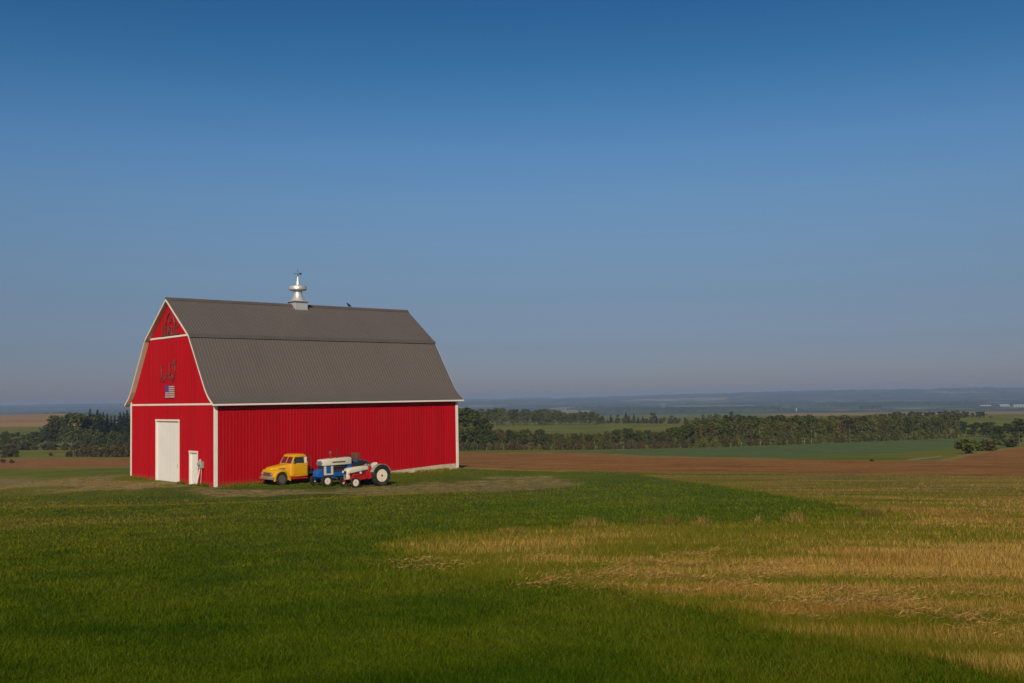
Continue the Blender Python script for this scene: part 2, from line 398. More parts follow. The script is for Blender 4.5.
# foundation showing where the ground falls towards the far end
fo = MB(); fo.add([(9, -.03, -.4), (L_ - .02, -.03, -.4), (L_ - .02, -.03, .44), (18, -.03, .43), (9, -.03, .01), (9, .15, -.4), (L_ - .02, .15, -.4), (L_ - .02, .15, .44), (18, .15, .43), (9, .15, .01)],
                    [(0, 1, 2, 3, 4), (9, 8, 7, 6, 5), (0, 5, 6, 1), (1, 6, 7, 2), (2, 7, 8, 3), (3, 8, 9, 4), (4, 9, 5, 0)]).build('foundation', M['concrete'], barn)
# roof sheets, ribs running down the slope
OV = .34
def roof_sheet(profile, h=.015, pitch=RIB):
    mb = MB(); x0, x1 = -OV, L_ + OV; ts = rib_ts(x1 - x0, pitch, h)
    pts = [Vector((0, b, z)) for b, z in profile]; nrm = []
    for i in range(len(pts)):
        d = (pts[min(i + 1, len(pts) - 1)] - pts[max(i - 1, 0)]).normalized(); n = Vector((0, -d.z, d.y))
        if n.z < 0: n = -n
        nrm.append(n)
    rows = [[(x0 + t, *(p + n * hh).yz) for t, hh in ts] for p, n in zip(pts, nrm)]
    mb.loft(rows, closed=False)
    under = [[(x0, *(p - n * .05).yz), (x1, *(p - n * .05).yz)] for p, n in zip(pts, nrm)]
    mb.loft(under, closed=False)
    return mb
MIR = lambda pr: [(W_ - b, z) for b, z in pr]
lower = PROF[:5]; upper = [(3.02, 9.70), (3.163, 9.81), (6.66, 12.445)]
for pr in (lower, MIR(lower)): roof_sheet(pr).build('lower_roof', M['roof'], barn)
for pr in (upper, MIR(upper)): roof_sheet(pr).build('upper_roof', M['roof'], barn)
def strip_along(profile, x0, x1, t0, t1, mb=None):
    """board following a profile in y,z: from x0 to x1, between t0 and t1 below it"""
    mb = mb or MB(); secs = []
    for b, z in profile: secs.append([(x0, b, z - t0), (x1, b, z - t0), (x1, b, z - t1), (x0, b, z - t1)])
    return mb.loft(secs)
for sx in (0, 1):
    xa, xb = (-OV - .025, -OV + .015) if sx == 0 else (L_ + OV - .015, L_ + OV + .025)
    for pr in (PROF, MIR(PROF)):
        strip_along([(b, z - .012) for b, z in pr], xa, xb, .0, .125).build('rake_board', M['white'], barn)
        xs = (-OV + .02, -.02) if sx == 0 else (L_ + .02, L_ + OV - .02)
        strip_along(pr, xs[0], xs[1], .10, .15).build('soffit', M['cream'], barn)
for y in (-.42, W_ + .386):
    MB().box(-OV + .02, L_ + OV - .02, y, y + .034, 5.11, 5.22).build('eave_fascia', M['white'], barn)
for y0, y1 in ((-.38, -.03), (W_ + .03, W_ + .38)):
    MB().box(-.02, L_ + .02, y0, y1, 5.10, 5.13).build('eave_soffit', M['cream'], barn)
rc = MB(); rc.loft([[(x, 6.66 - .24, 12.30), (x, 6.66 - .05, 12.50), (x, 6.66 + .05, 12.50), (x, 6.66 + .24, 12.30)] for x in (-OV - .01, L_ + OV + .01)], closed=True).build('ridge_cap', M['roofcap'], barn)
for sg in (0, 1):
    q = [(2.96, 9.60), (2.99, 9.72), (3.17, 9.855), (3.17, 9.80), (3.02, 9.67), (3.00, 9.60)]
    if sg: q = MIR(q)
    MB().loft([[(x, b, z) for b, z in q] for x in (-OV - .005, L_ + OV + .005)]).build('break_flashing', M['roofcap'], barn)
# white trim
def trimbox(*a): return MB().box(*a).build('trim', M['white'], barn)
trimbox(-.05, .0, -.05, .14, 0, 5.42); trimbox(.003, .14, -.05, .0, 0, 5.08)
trimbox(-.05, 0, W_ - .15, W_ + .05, 0, 5.42); trimbox(L_ - .16, L_ + .05, -.052, -.0, .0, 5.08); trimbox(L_, L_ + .05, .0, .17, .0, 5.3)
trimbox(-.045, -.002, .172, W_ - .152, 5.15, 5.27)
trimbox(-.045, -.002, 3.36, W_ - 3.36, 9.74, 9.86)
# doors
def door(b0, b1, h, name, panels):
    d = MB().box(.06, .11, b0 + .02, b1 - .02, .02, h - .03).build(name, M['door'], barn)
    for y0, y1 in ((b0 - .07, b0 + .03), (b1 - .03, b1 + .07)): MB().box(-.055, .10, y0, y1, 0, h - .03).build('door_frame', M['white'], d)
    MB().box(-.075, .10, b0 - .09, b1 + .09, h - .03, h + .09).build('door_frame', M['white'], d)
    pn = MB()
    for (y0, y1, z0, z1) in panels: pn.box(.052, .058, y0, y1, z0, z1)
    pn.build('door_panel', M['door'], d, bevel=.004)
    return d
big = door(*DOORB, 'sliding_door', [(5.32 + i * .59, 5.32 + i * .59 + .56, .08, 4.0) for i in range(6)])
MB().box(.02, .05, 5.6, 5.64, 1.0, 1.22).build('handle', M['grey'], big)
sm = door(*DOORS, 'entry_door', [(2.62, 3.48, .15, .95), (2.62, 3.48, 1.08, 1.95)])
MB().lathe([(.0, 0), (.03, .005), (.035, .03), (.0, .05)], 10, 'x', (.0, 2.68, 1.0)).build('handle', M['grey'], sm)
# cupola
CA, CB = 9.86, 6.66
cu = MB().box(CA - .53, CA + .53, CB - .53, CB + .53, 11.75, 12.66).build('cupola', M['galv'], barn, bevel=.02)
def sq(hw, z): return [(CA - hw, CB - hw, z), (CA + hw, CB - hw, z), (CA + hw, CB + hw, z), (CA - hw, CB + hw, z)]
MB().loft([sq(.68, 12.665), sq(.68, 12.70), sq(.60, 12.74)]).build('flange', M['galv'], cu)
MB().lathe([(.58, 12.74), (.50, 12.84), (.40, 13.0), (.34, 13.14), (.32, 13.3), (.34, 13.56)], 28, 'z', (CA, CB, 0)).build('vent_neck', M['galv'], cu, smooth=True)
MB().lathe([(.34, 13.52), (.60, 13.54), (.655, 13.60), (.66, 13.78), (.61, 13.85), (.30, 13.93), (.12, 13.99)], 28, 'z', (CA, CB, 0)).build('vent_drum', M['galv'], cu, smooth=True)
MB().lathe([(.155, 13.97), (.13, 14.12), (.04, 14.5), (.012, 14.62)], 16, 'z', (CA, CB, 0)).build('spire', M['galv'], cu, smooth=True)
wv = MB(); wv.tube([(CA, CB, 14.6), (CA, CB, 15.12)], .014, 6); wv.tube([(CA - .28, CB, 14.78), (CA + .22, CB, 14.78)], .012, 6)
wv.prism([(CA + .12, 14.74), (CA + .30, 14.70), (CA + .30, 14.9), (CA + .12, 14.84)], CB - .008, CB + .008); wv.prism([(CA - .34, 14.78), (CA - .24, 14.74), (CA - .24, 14.82)], CB - .008, CB + .008)
wv.lathe([(0, 14.62), (.05, 14.66), (.05, 14.70), (0, 14.74)], 10, 'z', (CA, CB, 0)); wv.build('weathervane', M['dark'], cu)

def barn_pt(a, b, z): q = BC + a * BS + b * BW; return (q[0], q[1], z)
# bird on the ridge
M['bird'] = mat('black_feathers', (.02, .022, .03), .6)
bd = MB(); bx = 0
secs = [[(x, r * math.cos(2 * math.pi * k / 10), z + r * 1.05 * math.sin(2 * math.pi * k / 10)) for k in range(10)] for x, z, r in
        ((.27, .02, .012), (.16, .07, .035), (.06, .12, .085), (-.03, .17, .095), (-.09, .23, .065), (-.115, .27, .055), (-.15, .285, .045), (-.175, .28, .018), (-.215, .27, .006))]
bd.loft(secs); bd.tube([(0, .03, .1), (-.005, .03, 0)], .008, 5); bd.tube([(0, -.03, .1), (-.005, -.03, 0)], .008, 5)
bd.tube([(.02, .085, .18), (.2, .06, .05)], [.035, .01], 6); bd.tube([(.02, -.085, .18), (.2, -.06, .05)], [.035, .01], 6)
bo = bd.build('bird', M['bird'], smooth=True); bo.location = barn_pt(14.3, 6.66, 12.50); bo.rotation_euler = (0, 0, BTH)
tag(bo, 'small black bird perched on the roof ridge of the barn', 'bird')

# things on the gable: local frame with x to the viewer's right, z up, y out from the wall
def on_gable(name, b, z, out=.05):
    o = empty(name, barn_pt(-out, b, z), BTH - math.pi / 2); return o          # local x = -BW (to the right), local y = BS (into the wall)
# flag
fl = on_gable('flag', 6.66, 5.63)
tag(fl, 'red white and blue striped flag hung flat on the barn gable', 'flag')
M['fw'] = mat('flag_white', (.44, .40, .36), .8); M['fr'] = mat('flag_red', (.20, .008, .016), .8); M['fb'] = mat('flag_blue', (.035, .030, .25), .8)
FW, FH = 1.46, .90; wav = lambda x, z: -.012 * math.sin(x * 5 + z * 3)
def cloth(x0, x1, z0, z1, off):
    m = MB(); n = 8
    m.loft([[(x0 + (x1 - x0) * k / n, wav(x0 + (x1 - x0) * k / n, z) - off, z) for k in range(n + 1)] + [(x0 + (x1 - x0) * k / n, wav(x0 + (x1 - x0) * k / n, z) - off + .006, z) for k in range(n, -1, -1)] for z in (z0, z1)]); return m
for k in range(13):
    z0 = FH * k / 13
    cloth((-.73 + .58) if k > 5 else -.73, .73, z0, z0 + FH / 13, 0).build('stripe', M['fr'] if k % 2 == 0 else M['fw'], fl)
cloth(-.73, -.15, FH * 6 / 13, FH, .0).build('canton', M['fb'], fl)
st = MB()
for r in range(5):
    for c in range(6 if r % 2 == 0 else 5):
        st.lathe([(.012, 0), (.012, .003)], 5, 'y', (-.68 + c * .095 + (.0475 if r % 2 else 0), -.018 + wav(-.68 + c * .095, .5), FH * 6 / 13 + .06 + r * .092))
st_o = st.build('stars', M['fw'], fl); st_o['kind'] = 'stuff'
# script lettering in bent metal
tx = on_gable('wall_lettering', 6.75, 6.85, .06)
tx.scale = (1.05, 1, 1.1); tag(tx, 'dark bent metal script lettering above the flag on the gable', 'sign')
def strokes(lines, r, name, parent, m):
    b = MB()
    for ln in lines:
        p = np.array(ln, float); q = []
        for i in range(len(p) - 1):
            p0, p1, p2, p3 = p[max(i - 1, 0)], p[i], p[i + 1], p[min(i + 2, len(p) - 1)]
            for t in np.linspace(0, 1, 5, endpoint=False): q.append(.5 * ((2 * p1) + (-p0 + p2) * t + (2 * p0 - 5 * p1 + 4 * p2 - p3) * t * t + (-p0 + 3 * p1 - 3 * p2 + p3) * t ** 3))
        q.append(p[-1]); b.tube([(x, 0, z) for x, z in q], r, 5)
    return b.build(name, m, parent, smooth=True)
LET = [[(-1.15, 1.02), (-1.22, .9), (-1.16, .5), (-1.18, .18), (-1.42, .06), (-1.45, -.02), (-1.25, .0), (-1.0, -.04), (-.62, .02)],
       [(-.72, .42), (-.74, .2), (-.62, .12), (-.50, .22), (-.48, .42), (-.49, .18), (-.40, .12)],
       [(-.12, .36), (-.24, .40), (-.33, .26), (-.27, .12), (-.1, .14)],
       [(.06, 1.05), (.02, .6), (.02, .1)], [(.30, .48), (.05, .28), (.34, .08)],
       [(.44, .42), (.46, .2), (.60, .16)], [(.78, .44), (.64, .1), (.46, -.12), (.36, -.02), (.60, .14), (.9, .2)]]
strokes(LET, .024, 'script_word', tx, M['bronze'])
strokes([[(.12, .98), (.3, 1.02), (.5, .98)], [(.66, 1.25), (.62, .9), (.62, .66)], [(.98, 1.3), (.92, .95), (.92, .64)], [(.60, .92), (.78, .98), (.95, .96)], [(.72, .6), (.85, .52), (1.05, .58), (1.12, .5)]], .026, 'second_word', tx, M['bronze'])
# wire-art barn in the gable peak
ar = on_gable('wall_ornament', 6.62, 9.90, .06)
ar.scale = (1.18, 1, 1.08); tag(ar, 'rusty metal wall art with a barn outline in the gable peak', 'wall art')
strokes([[(-1.05, 0), (-1.05, .02), (1.12, .05), (1.12, .05)], [(-.62, 0), (-.62, .72)], [(.62, 0), (.62, .72)], [(-.75, .68), (-.62, .75)], [(-.62, .74), (-.42, 1.18)], [(-.42, 1.18), (0, 1.5)], [(0, 1.5), (.42, 1.18)], [(.42, 1.18), (.62, .74)]], .035, 'barn_outline', ar, M['bronze'])
strokes([[(-.24, .02), (-.24, .52)], [(-.24, .52), (.24, .52)], [(.24, .52), (.24, .02)], [(-.24, .02), (.24, .52)], [(-.24, .52), (.24, .02)]], .028, 'door_outline', ar, M['bronze'])
strokes([[(-.14, .85), (.14, .85)], [(.14, .85), (.14, 1.1)], [(.14, 1.1), (-.14, 1.1)], [(-.14, 1.1), (-.14, .85)]], .028, 'window_outline', ar, M['bronze'])
strokes([[(-.92, 0), (-.92, .7)], [(-.74, 0), (-.74, .68)], [(-.92, .7), (-.83, .82), (-.74, .7)]], .026, 'silo_outline', ar, M['bronze'])
strokes([[(.85, .04), (.86, .35), (.84, .5)], [(.70, .5), (.74, .72), (.86, .78), (.98, .7), (1.0, .5), (.86, .44), (.70, .5)]], .026, 'tree_outline', ar, M['bronze'])
# electricity meter
mt = on_gable('electric_meter', 1.72, 0, .16)
tag(mt, 'grey electricity meter box on two pale conduits beside the small door', 'meter')
MB().box(-.20, .20, -.10, .13, 1.12, 1.56).build('meter_box', M['grey'], mt, bevel=.02)
MB().lathe([(.0, -.24), (.10, -.22), (.12, -.16), (.12, -.10)], 16, 'y', (0, 0, 1.40)).build('meter_dial', mat('meter_glass', (.30, .29, .28), .2), mt, smooth=True)
MB().lathe([(.10, 1.56), (.10, 1.62), (.05, 1.70), (.0, 1.71)], 12, 'z', (-.05, 0, 0)).build('conduit_cap', M['grey'], mt, smooth=True)
MB().tube([(-.12, 0, 1.13), (-.20, -.05, .7), (-.42, -.12, -.1)], .045, 8).build('conduit', M['white'], mt, smooth=True)
MB().tube([(.12, 0, 1.13), (.15, -.04, .6), (.14, -.10, -.1)], .035, 8).build('conduit', mat('faded_conduit', (.50, .20, .19), .6), mt, smooth=True)

# ------------------------------------------------------------------ vehicles (local: x forward, y left, z up)
M['yellow'] = mat('yellow_truck_paint', (.60, .30, .007), .35, 0, .06, 2, .5)
M['blue'] = mat('blue_tractor_paint', (.007, .080, .32), .45, 0, .2, 3, .4, dirt=(.03, .06, .14))
M['ivory'] = mat('ivory_paint', (.55, .50, .41), .5, 0, .07, 3, .5, dirt=(.50, .40, .28))
M['tred'] = mat('red_tractor_paint', (.40, .010, .012), .45, 0, .2, 3, .4, dirt=(.16, .03, .02))
M['tyre'] = mat('tyre_rubber', (.022, .019, .017), .85, 0, .3, 3, .2, dirt=(.085, .068, .045))
M['rimw'] = mat('cream_rim', (.66, .60, .50), .55, 0, .10, 4, .3, dirt=(.36, .28, .18))
M['rimd'] = mat('dark_rim', (.10, .09, .085), .6, .2, .2, 4)
M['chrome'] = mat('chrome', (.62, .60, .58), .25, .8, .05, 4)
M['glass'] = mat('dark_glass', (.022, .028, .030), .08, 0, .1, 2, .6)
M['seat'] = mat('brown_vinyl', (.10, .06, .032), .65, 0, .2, 4)
M['under'] = mat('greasy_black', (.022, .019, .017), .8, 0, .3, 4)
M['fgrey'] = mat('grey_fender_paint', (.27, .26, .23), .5, 0, .1, 3)
HEAD = math.atan2(-BS[1], -BS[0])
def wheel(name, parent, x, y, r, wd, rim, mrim, side, lugs=0, hub=None, label=None):
    t = MB(); i = rim
    prof = [(i, -wd * .42), (i + (r - i) * .35, -wd * .5), (r * .95, -wd * .47), (r, -wd * .33), (r, wd * .33), (r * .95, wd * .47), (i + (r - i) * .35, wd * .5), (i, wd * .42), (i, -wd * .42)]
    t.lathe(prof, 36, 'y')
    for k in range(lugs):
        a = 2 * math.pi * k / lugs
        for sg in (-1, 1):
            aa = a + (.5 * 2 * math.pi / lugs if sg > 0 else 0); c, s2 = math.cos(aa), math.sin(aa); c2, s3 = math.cos(aa + .16), math.sin(aa + .16)
            ro = r + .028; rb = r - .02
            P = []
            for q, (cc, ss, yy) in enumerate(((c, s2, 0.0), (c2, s3, sg * wd * .48))):
                tx_, tz = -ss * .028, cc * .028
                P += [(rb * cc - tx_, yy, rb * ss - tz), (rb * cc + tx_, yy, rb * ss + tz), (ro * cc + tx_, yy, ro * ss + tz), (ro * cc - tx_, yy, ro * ss - tz)]
            t.add(P, [(0, 1, 2, 3), (7, 6, 5, 4), (0, 4, 5, 1), (1, 5, 6, 2), (2, 6, 7, 3), (3, 7, 4, 0)])
    root = empty(name, (x, y, r), 0, parent)
    t.build('tyre', M['tyre'], root, smooth=True)
    s_ = side
    MB().lathe([(i + .015, s_ * wd * .44), (i - .01, s_ * wd * .47), (i - .05, s_ * wd * .40), (i * .66, s_ * wd * .22), (i * .40, s_ * wd * .30), (i * .30, s_ * wd * .30)], 28, 'y').build('rim', mrim, root, smooth=True)
    MB().lathe([(i * .30, s_ * wd * .26), (i * .28, s_ * wd * .40), (i * .16, s_ * wd * .46), (0, s_ * wd * .47)], 16, 'y').build('hub', hub or mrim, root, smooth=True)
    return root
def rrect(x, hw, z0, z1, rt=.12, rb=.06, n=5, y0=0):
    p = []
    for cx, cz, a0, r in ((hw - rt, z1 - rt, 0, rt), (-hw + rt, z1 - rt, 90, rt), (-hw + rb, z0 + rb, 180, rb), (hw - rb, z0 + rb, 270, rb)):
        for k in range(n + 1):
            a = R(a0 + 90 * k / n); p.append((x, y0 + cx + r * math.cos(a), cz + r * math.sin(a)))
    return p

# --- yellow pickup-like flatbed truck, origin under the front axle
def put(name, a, b): return empty(name, barn_pt(a, b, 0), HEAD)
tk = put('truck', 3.42, -1.42); tk.scale = (.92, .95, .95)
tag(tk, 'old yellow rounded flatbed truck parked nose left against the barn', 'truck')
hood = MB(); hood.loft([rrect(.62, .34, .72, 1.06, .16, .08), rrect(.56, .42, .66, 1.15, .2, .08), rrect(.40, .47, .62, 1.21, .22, .08), rrect(0, .53, .62, 1.27, .22, .08), rrect(-.45, .60, .62, 1.33, .2, .08), rrect(-.82, .68, .62, 1.37, .18, .08)])
hood.build('hood', M['yellow'], tk, smooth=True)
def fender(sy):
    m = MB(); secs = []
    for k in range(17):
        t = k / 16; a = R(-12 + 204 * t); cx, cz = math.cos(a), math.sin(a)
        ro = .585 if t < .8 else .585 + (t - .8) * .35
        ri = .475
        x_o, z_o = ro * cx * 1.08, .43 + ro * cz * .98
        x_i, z_i = ri * cx, .43 + ri * cz
        yo = .93; yi = .40
        sw_ = .05 * math.sin(math.pi * t)
        secs.append([(x_i, sy * yi, z_i), (x_o, sy * yi, z_o + .05), (x_o, sy * (yo - .20), z_o + .05 + sw_ * .4), (x_o * .995, sy * (yo - .06), z_o), (x_o * .97, sy * yo, z_o - .05), (x_i, sy * yo, z_i), (x_i, sy * (yo - .03), z_i)])
    m.loft(secs); return m.build('fender', M['yellow'], tk, smooth=True)
for sy in (1, -1): fender(sy)
# front apron between the fenders, grille, lights, bumper
ap = MB(); ap.loft([rrect(.66, .60, .48, .98, .16, .1), rrect(.60, .74, .46, 1.04, .2, .1), rrect(.35, .78, .46, 1.06, .2, .1)]); ap.build('front_apron', M['yellow'], tk, smooth=True)
gl = MB().box(.655, .675, -.46, .46, .60, .86).build('grille', M['under'], tk, bevel=.006)
gb_ = MB()
for k in range(4): gb_.box(.675, .70, -.44, .44, .62 + k * .065, .645 + k * .065)
gb_.build('grille_bar', M['chrome'], gl)
for sy in (1, -1):
    h = MB().lathe([(.13, .0), (.135, .05), (.12, .075), (.05, .10), (0, .105)], 18, 'x', (.64, sy * .60, .76)).build('headlight', M['chrome'], tk, smooth=True)
bm = MB(); bm.loft([[(x, y, .40), (x + .05, y, .42), (x + .05, y, .56), (x, y, .58)] for x, y in ((.66, -.92), (.78, -.75), (.82, -.3), (.82, .3), (.78, .75), (.66, .92))]); bm.build('bumper', M['chrome'], tk, smooth=True)
for sy in (1, -1): tr_ = MB(); tr_.box(-.45, .1, sy * .60 - .012, sy * .60 + .012, 1.10, 1.125); tr_.box(-.40, .05, sy * .595 - .012, sy * .595 + .012, 1.06, 1.115); tr_.build('hood_trim', M['chrome'], tk)
# cab: lower body and greenhouse with open window apertures
cab = MB(); cab.loft([rrect(-.72, .72, .55, 1.36, .10, .05), rrect(-.80, .80, .52, 1.40, .10, .05), rrect(-1.3, .86, .50, 1.40, .08, .05), rrect(-2.0, .85, .50, 1.40, .08, .05), rrect(-2.10, .80, .52, 1.38, .08, .05)])
cab.build('cab', M['yellow'], tk, smooth=True)
rf = MB(); rf.loft([rrect(-1.02, .60, 1.82, 1.88, .02, .02), rrect(-1.08, .70, 1.80, 1.95, .07, .02), rrect(-1.35, .74, 1.80, 2.01, .12, .02), rrect(-1.85, .74, 1.80, 2.01, .14, .02), rrect(-2.03, .70, 1.78, 1.95, .12, .02), rrect(-2.09, .62, 1.78, 1.88, .05, .02)]); rf.build('roof', M['yellow'], tk, smooth=True)
for sy in (1, -1):
    pi = MB(); pi.loft([[(-.80, sy * .79, 1.38), (-.90, sy * .80, 1.38), (-.90, sy * .73, 1.38), (-.80, sy * .72, 1.38)], [(-1.03, sy * .69, 1.83), (-1.13, sy * .70, 1.83), (-1.13, sy * .63, 1.83), (-1.03, sy * .62, 1.83)]])
    pi.build('pillar', M['yellow'], tk); pi = MB(); pi.loft([[(-1.80, sy * .84, 1.38), (-2.09, sy * .80, 1.38), (-2.09, sy * .70, 1.38), (-1.80, sy * .74, 1.38)], [(-1.80, sy * .725, 1.83), (-2.06, sy * .69, 1.83), (-2.06, sy * .6, 1.83), (-1.80, sy * .64, 1.83)]]); pi.build('pillar', M['yellow'], tk)
pi = MB(); pi.loft([[(-.80, -.03, 1.38), (-.80, .03, 1.38), (-.84, .03, 1.38), (-.84, -.03, 1.38)], [(-1.03, -.03, 1.83), (-1.03, .03, 1.83), (-1.07, .03, 1.83), (-1.07, -.03, 1.83)]])
pi.build('pillar', M['yellow'], tk)
ws = MB(); ws.add([(-.815, -.73, 1.39), (-.815, .73, 1.39), (-1.045, .63, 1.82), (-1.045, -.63, 1.82)], [(0, 1, 2, 3)]); ws.build('windscreen', mat('windscreen_glass', (.11, .02, .03), .1, 0, .1, 2, .7), tk)  # opaque pane; the barn wall's red showing in it is put into the colour
wf = MB()
for p, q in (((-.80, -.74, 1.39), (-1.03, -.64, 1.83)), ((-.80, .74, 1.39), (-1.03, .64, 1.83)), ((-.80, -.74, 1.39), (-.80, .74, 1.39)), ((-1.035, -.64, 1.83), (-1.035, .64, 1.83))): wf.tube([p, q], .018, 6)
wf.build('windscreen_frame', M['chrome'], tk)
for sy in (1, -1):
    dr = MB(); dr.loft([[(x, sy * (.862 + bul), z) for x in (-.90, -1.98)] + [(x, sy * .84, z) for x in (-1.98, -.90)] for z, bul in ((.62, .0), (.75, .018), (1.1, .024), (1.36, .012))]); d = dr.build('door', M['yellow'], tk, bevel=.01)
    gls = MB(); gls.add([(-1.10 - .03, sy * .79, 1.40), (-1.80, sy * .83, 1.40), (-1.80, sy * .725, 1.81), (-1.24, sy * .70, 1.81), (-1.13, sy * .715, 1.72)], [(0, 1, 2, 3, 4)]); gls.build('side_window', M['glass'], d)
    MB().box(-1.86, -1.68, sy * .885 - .012, sy * .885 + .012, 1.22, 1.25).build('handle', M['chrome'], d)
    MB().box(-2.04, -.72, sy * .80 - .14, sy * .80 + .14, .36, .42).build('running_board', M['tred'], tk, bevel=.01)
    MB().box(-2.04, -.70, sy * .72 - .02, sy * .72 + .02, .30, .54).build('sill', M['tred'], tk)
MB().box(-1.98, -1.80, .826, .850, 1.40, 1.79).build('reflection_patch', M['white'], tk)  # bright reflection at the rear of the side window, modelled as a white slab
MB().lathe([(.012, .80), (.012, .93)], 6, 'y', (-.93, 0, 1.42)).lathe([(.07, .90), (.07, .93), (0, .935)], 12, 'y', (-.93, 0, 1.50)).build('mirror', M['chrome'], tk)
MB().box(-2.12, -2.085, -.55, .55, 1.42, 1.74).build('rear_window', M['glass'], tk)
fr_ = MB()
for sy in (.38, -.38): fr_.box(-4.3, .5, sy - .05, sy + .05, .48, .62)
fr_.box(-2.4, -2.2, -.4, .4, .45, .66); fr_.build('chassis', M['under'], tk)
hr = MB()
for y in (-.85, .85): hr.tube([(-2.32, y, .66), (-2.32, y, 1.55), (-2.32, y * .8, 1.85)], .035, 8)
hr.tube([(-2.32, -.68, 1.85), (-2.32, .68, 1.85)], .035, 8)
for k in range(6): hr.tube([(-2.32, -.6 + k * .24, .72), (-2.32, -.6 + k * .24, 1.85)], .015, 6)
hr.build('headache_rack', M['dark'], tk)
MB().box(-4.4, -2.26, -.95, .95, .66, .76).build('flat_bed', M['under'], tk, bevel=.01)
for x, y, sd_ in ((0, .78, 1), (0, -.78, -1), (-3.2, .74, 1), (-3.2, -.74, -1)): wheel('wheel', tk, x, y, .43, .22, .25, M['rimd'], sd_, hub=M['rimd'])

# --- blue and ivory tractor, origin under the front axle
def lug_tractor_seat(parent, x, z, m):
    MB().box(x - .22, x + .22, -.26, .26, z, z + .09).build('seat', m, parent, bevel=.03)
    MB().box(x - .34, x - .10, -.33, .33, z + .08, z + .52).build('seat_back', m, parent, bevel=.04)
def steering(parent, x, z, rz_, m, rad_=.21):
    s_ = empty('steering_wheel', (x, 0, z), 0, parent); s_.rotation_euler = (0, R(-rz_), 0)
    ring = MB(); ring.tube([(rad_ * math.cos(2 * math.pi * k / 24), rad_ * math.sin(2 * math.pi * k / 24), 0) for k in range(25)], .016, 6)
    for k in range(3): ring.tube([(0, 0, -.02), (rad_ * math.cos(2.1 * k), rad_ * math.sin(2.1 * k), 0)], .01, 5)
    ring.build('steering_ring', m, s_); MB().tube([(0, 0, 0), (0, 0, -.45)], .02, 6).build('column', m, s_)
def hood_sec(x, hw, z0, z1, rt=.08): return rrect(x, hw, z0, z1, rt, .03)
bt = put('tractor', 4.63, -4.95); bt.scale = (1, 1, .955)
tag(bt, 'tall blue farm tractor with an ivory hood standing behind the red tractor', 'tractor')
hd = MB().loft([hood_sec(.10, .30, 1.36, 1.68), hood_sec(.04, .335, 1.32, 1.73, .1), hood_sec(-.9, .335, 1.33, 1.78, .1), hood_sec(-1.95, .33, 1.34, 1.81, .1), hood_sec(-2.05, .30, 1.36, 1.77)]).build('hood', M['ivory'], bt, smooth=True)
for sy in (1, -1): MB().box(-1.55, -.62, sy * .343 - .01, sy * .343 + .01, 1.50, 1.57).build('hood_stripe', M['under'], hd)
MB().box(.09, .125, -.24, .24, 1.38, 1.62).build('grille', mat('grey_blue_grille', (.10, .13, .24), .5), bt, bevel=.01)
for sy in (1, -1):
    MB().lathe([(.07, 0), (.075, .03), (0, .045)], 12, 'x', (.10, sy * .265, 1.5)).build('headlight', M['chrome'], bt)
    MB().box(-0.18, -0.02, sy * .32 - .02, sy * .32 + .02, .80, 1.29).build('side_frame', M['ivory'], bt); MB().box(-0.68, -0.54, sy * .32 - .02, sy * .32 + .02, .80, 1.29).build('side_frame', M['ivory'], bt)
    MB().box(-0.68, -0.02, sy * .325 - .018, sy * .325 + .018, .72, .82).build('side_frame', M['ivory'], bt)
MB().box(-.54, -.18, -.30, .30, .83, 1.28).build('side_panel', M['blue'], bt, bevel=.01)
MB().loft([rrect(.46, .19, .64, .92, .04, .04), rrect(.40, .23, .60, 1.06, .05, .04), rrect(.12, .25, .58, 1.14, .05, .04), rrect(-.06, .25, .58, 1.10, .05, .04), rrect(-.1, .25, .58, .9, .04, .04)]).build('front_casting', M['blue'], bt, smooth=True)
en = MB(); en.box(-1.9, -.1, -.24, .24, .50, .86); en.box(-1.75, -.62, -.27, .27, .70, 1.16); en.box(-1.5, -.75, -.33, -.2, .60, .80); en.box(-1.5, -.75, .2, .33, .60, .80)
en.build('engine', M['blue'], bt, bevel=.02)
mf = MB(); mf.tube([(-.66, .30, 1.18), (-1.1, .33, 1.20), (-1.55, .30, 1.18)], .05, 8); mf.box(-1.6, -.6, -.24, .24, 1.16, 1.31); mf.build('manifold', M['under'], bt)
MB().loft([rrect(-1.8, .30, .50, 1.15, .08, .05), rrect(-2.1, .36, .46, 1.25, .08, .05), rrect(-2.65, .34, .46, 1.2, .08, .05)]).build('transmission', M['blue'], bt, smooth=True)
MB().box(-2.15, -1.8, -.28, .28, 1.10, 1.36).build('dash', M['blue'], bt, bevel=.03)
MB().box(-.02, .10, -.24, .24, 1.12, 1.34).build('radiator', M['under'], bt)
MB().box(-1.45, -.70, .272, .29, .90, 1.10).box(-1.45, -.70, -.29, -.272, .90, 1.10).build('engine_cover', M['under'], bt)
ax = MB(); ax.box(-.09, .09, -.66, .66, .46, .56); ax.box(-.06, .06, .56, .64, .32, .62); ax.box(-.06, .06, -.64, -.56, .32, .62); ax.tube([(.1, -.6, .6), (.32, 0, .66), (.1, .6, .6)], .025, 6); ax.build('front_axle', M['blue'], bt, bevel=.008)
MB().lathe([(.16, 0), (.16, .74)], 14, 'y', (-2.45, .3, .76)).lathe([(.16, -.74), (.16, 0)], 14, 'y', (-2.45, -.3, .76)).build('rear_axle', M['blue'], bt)
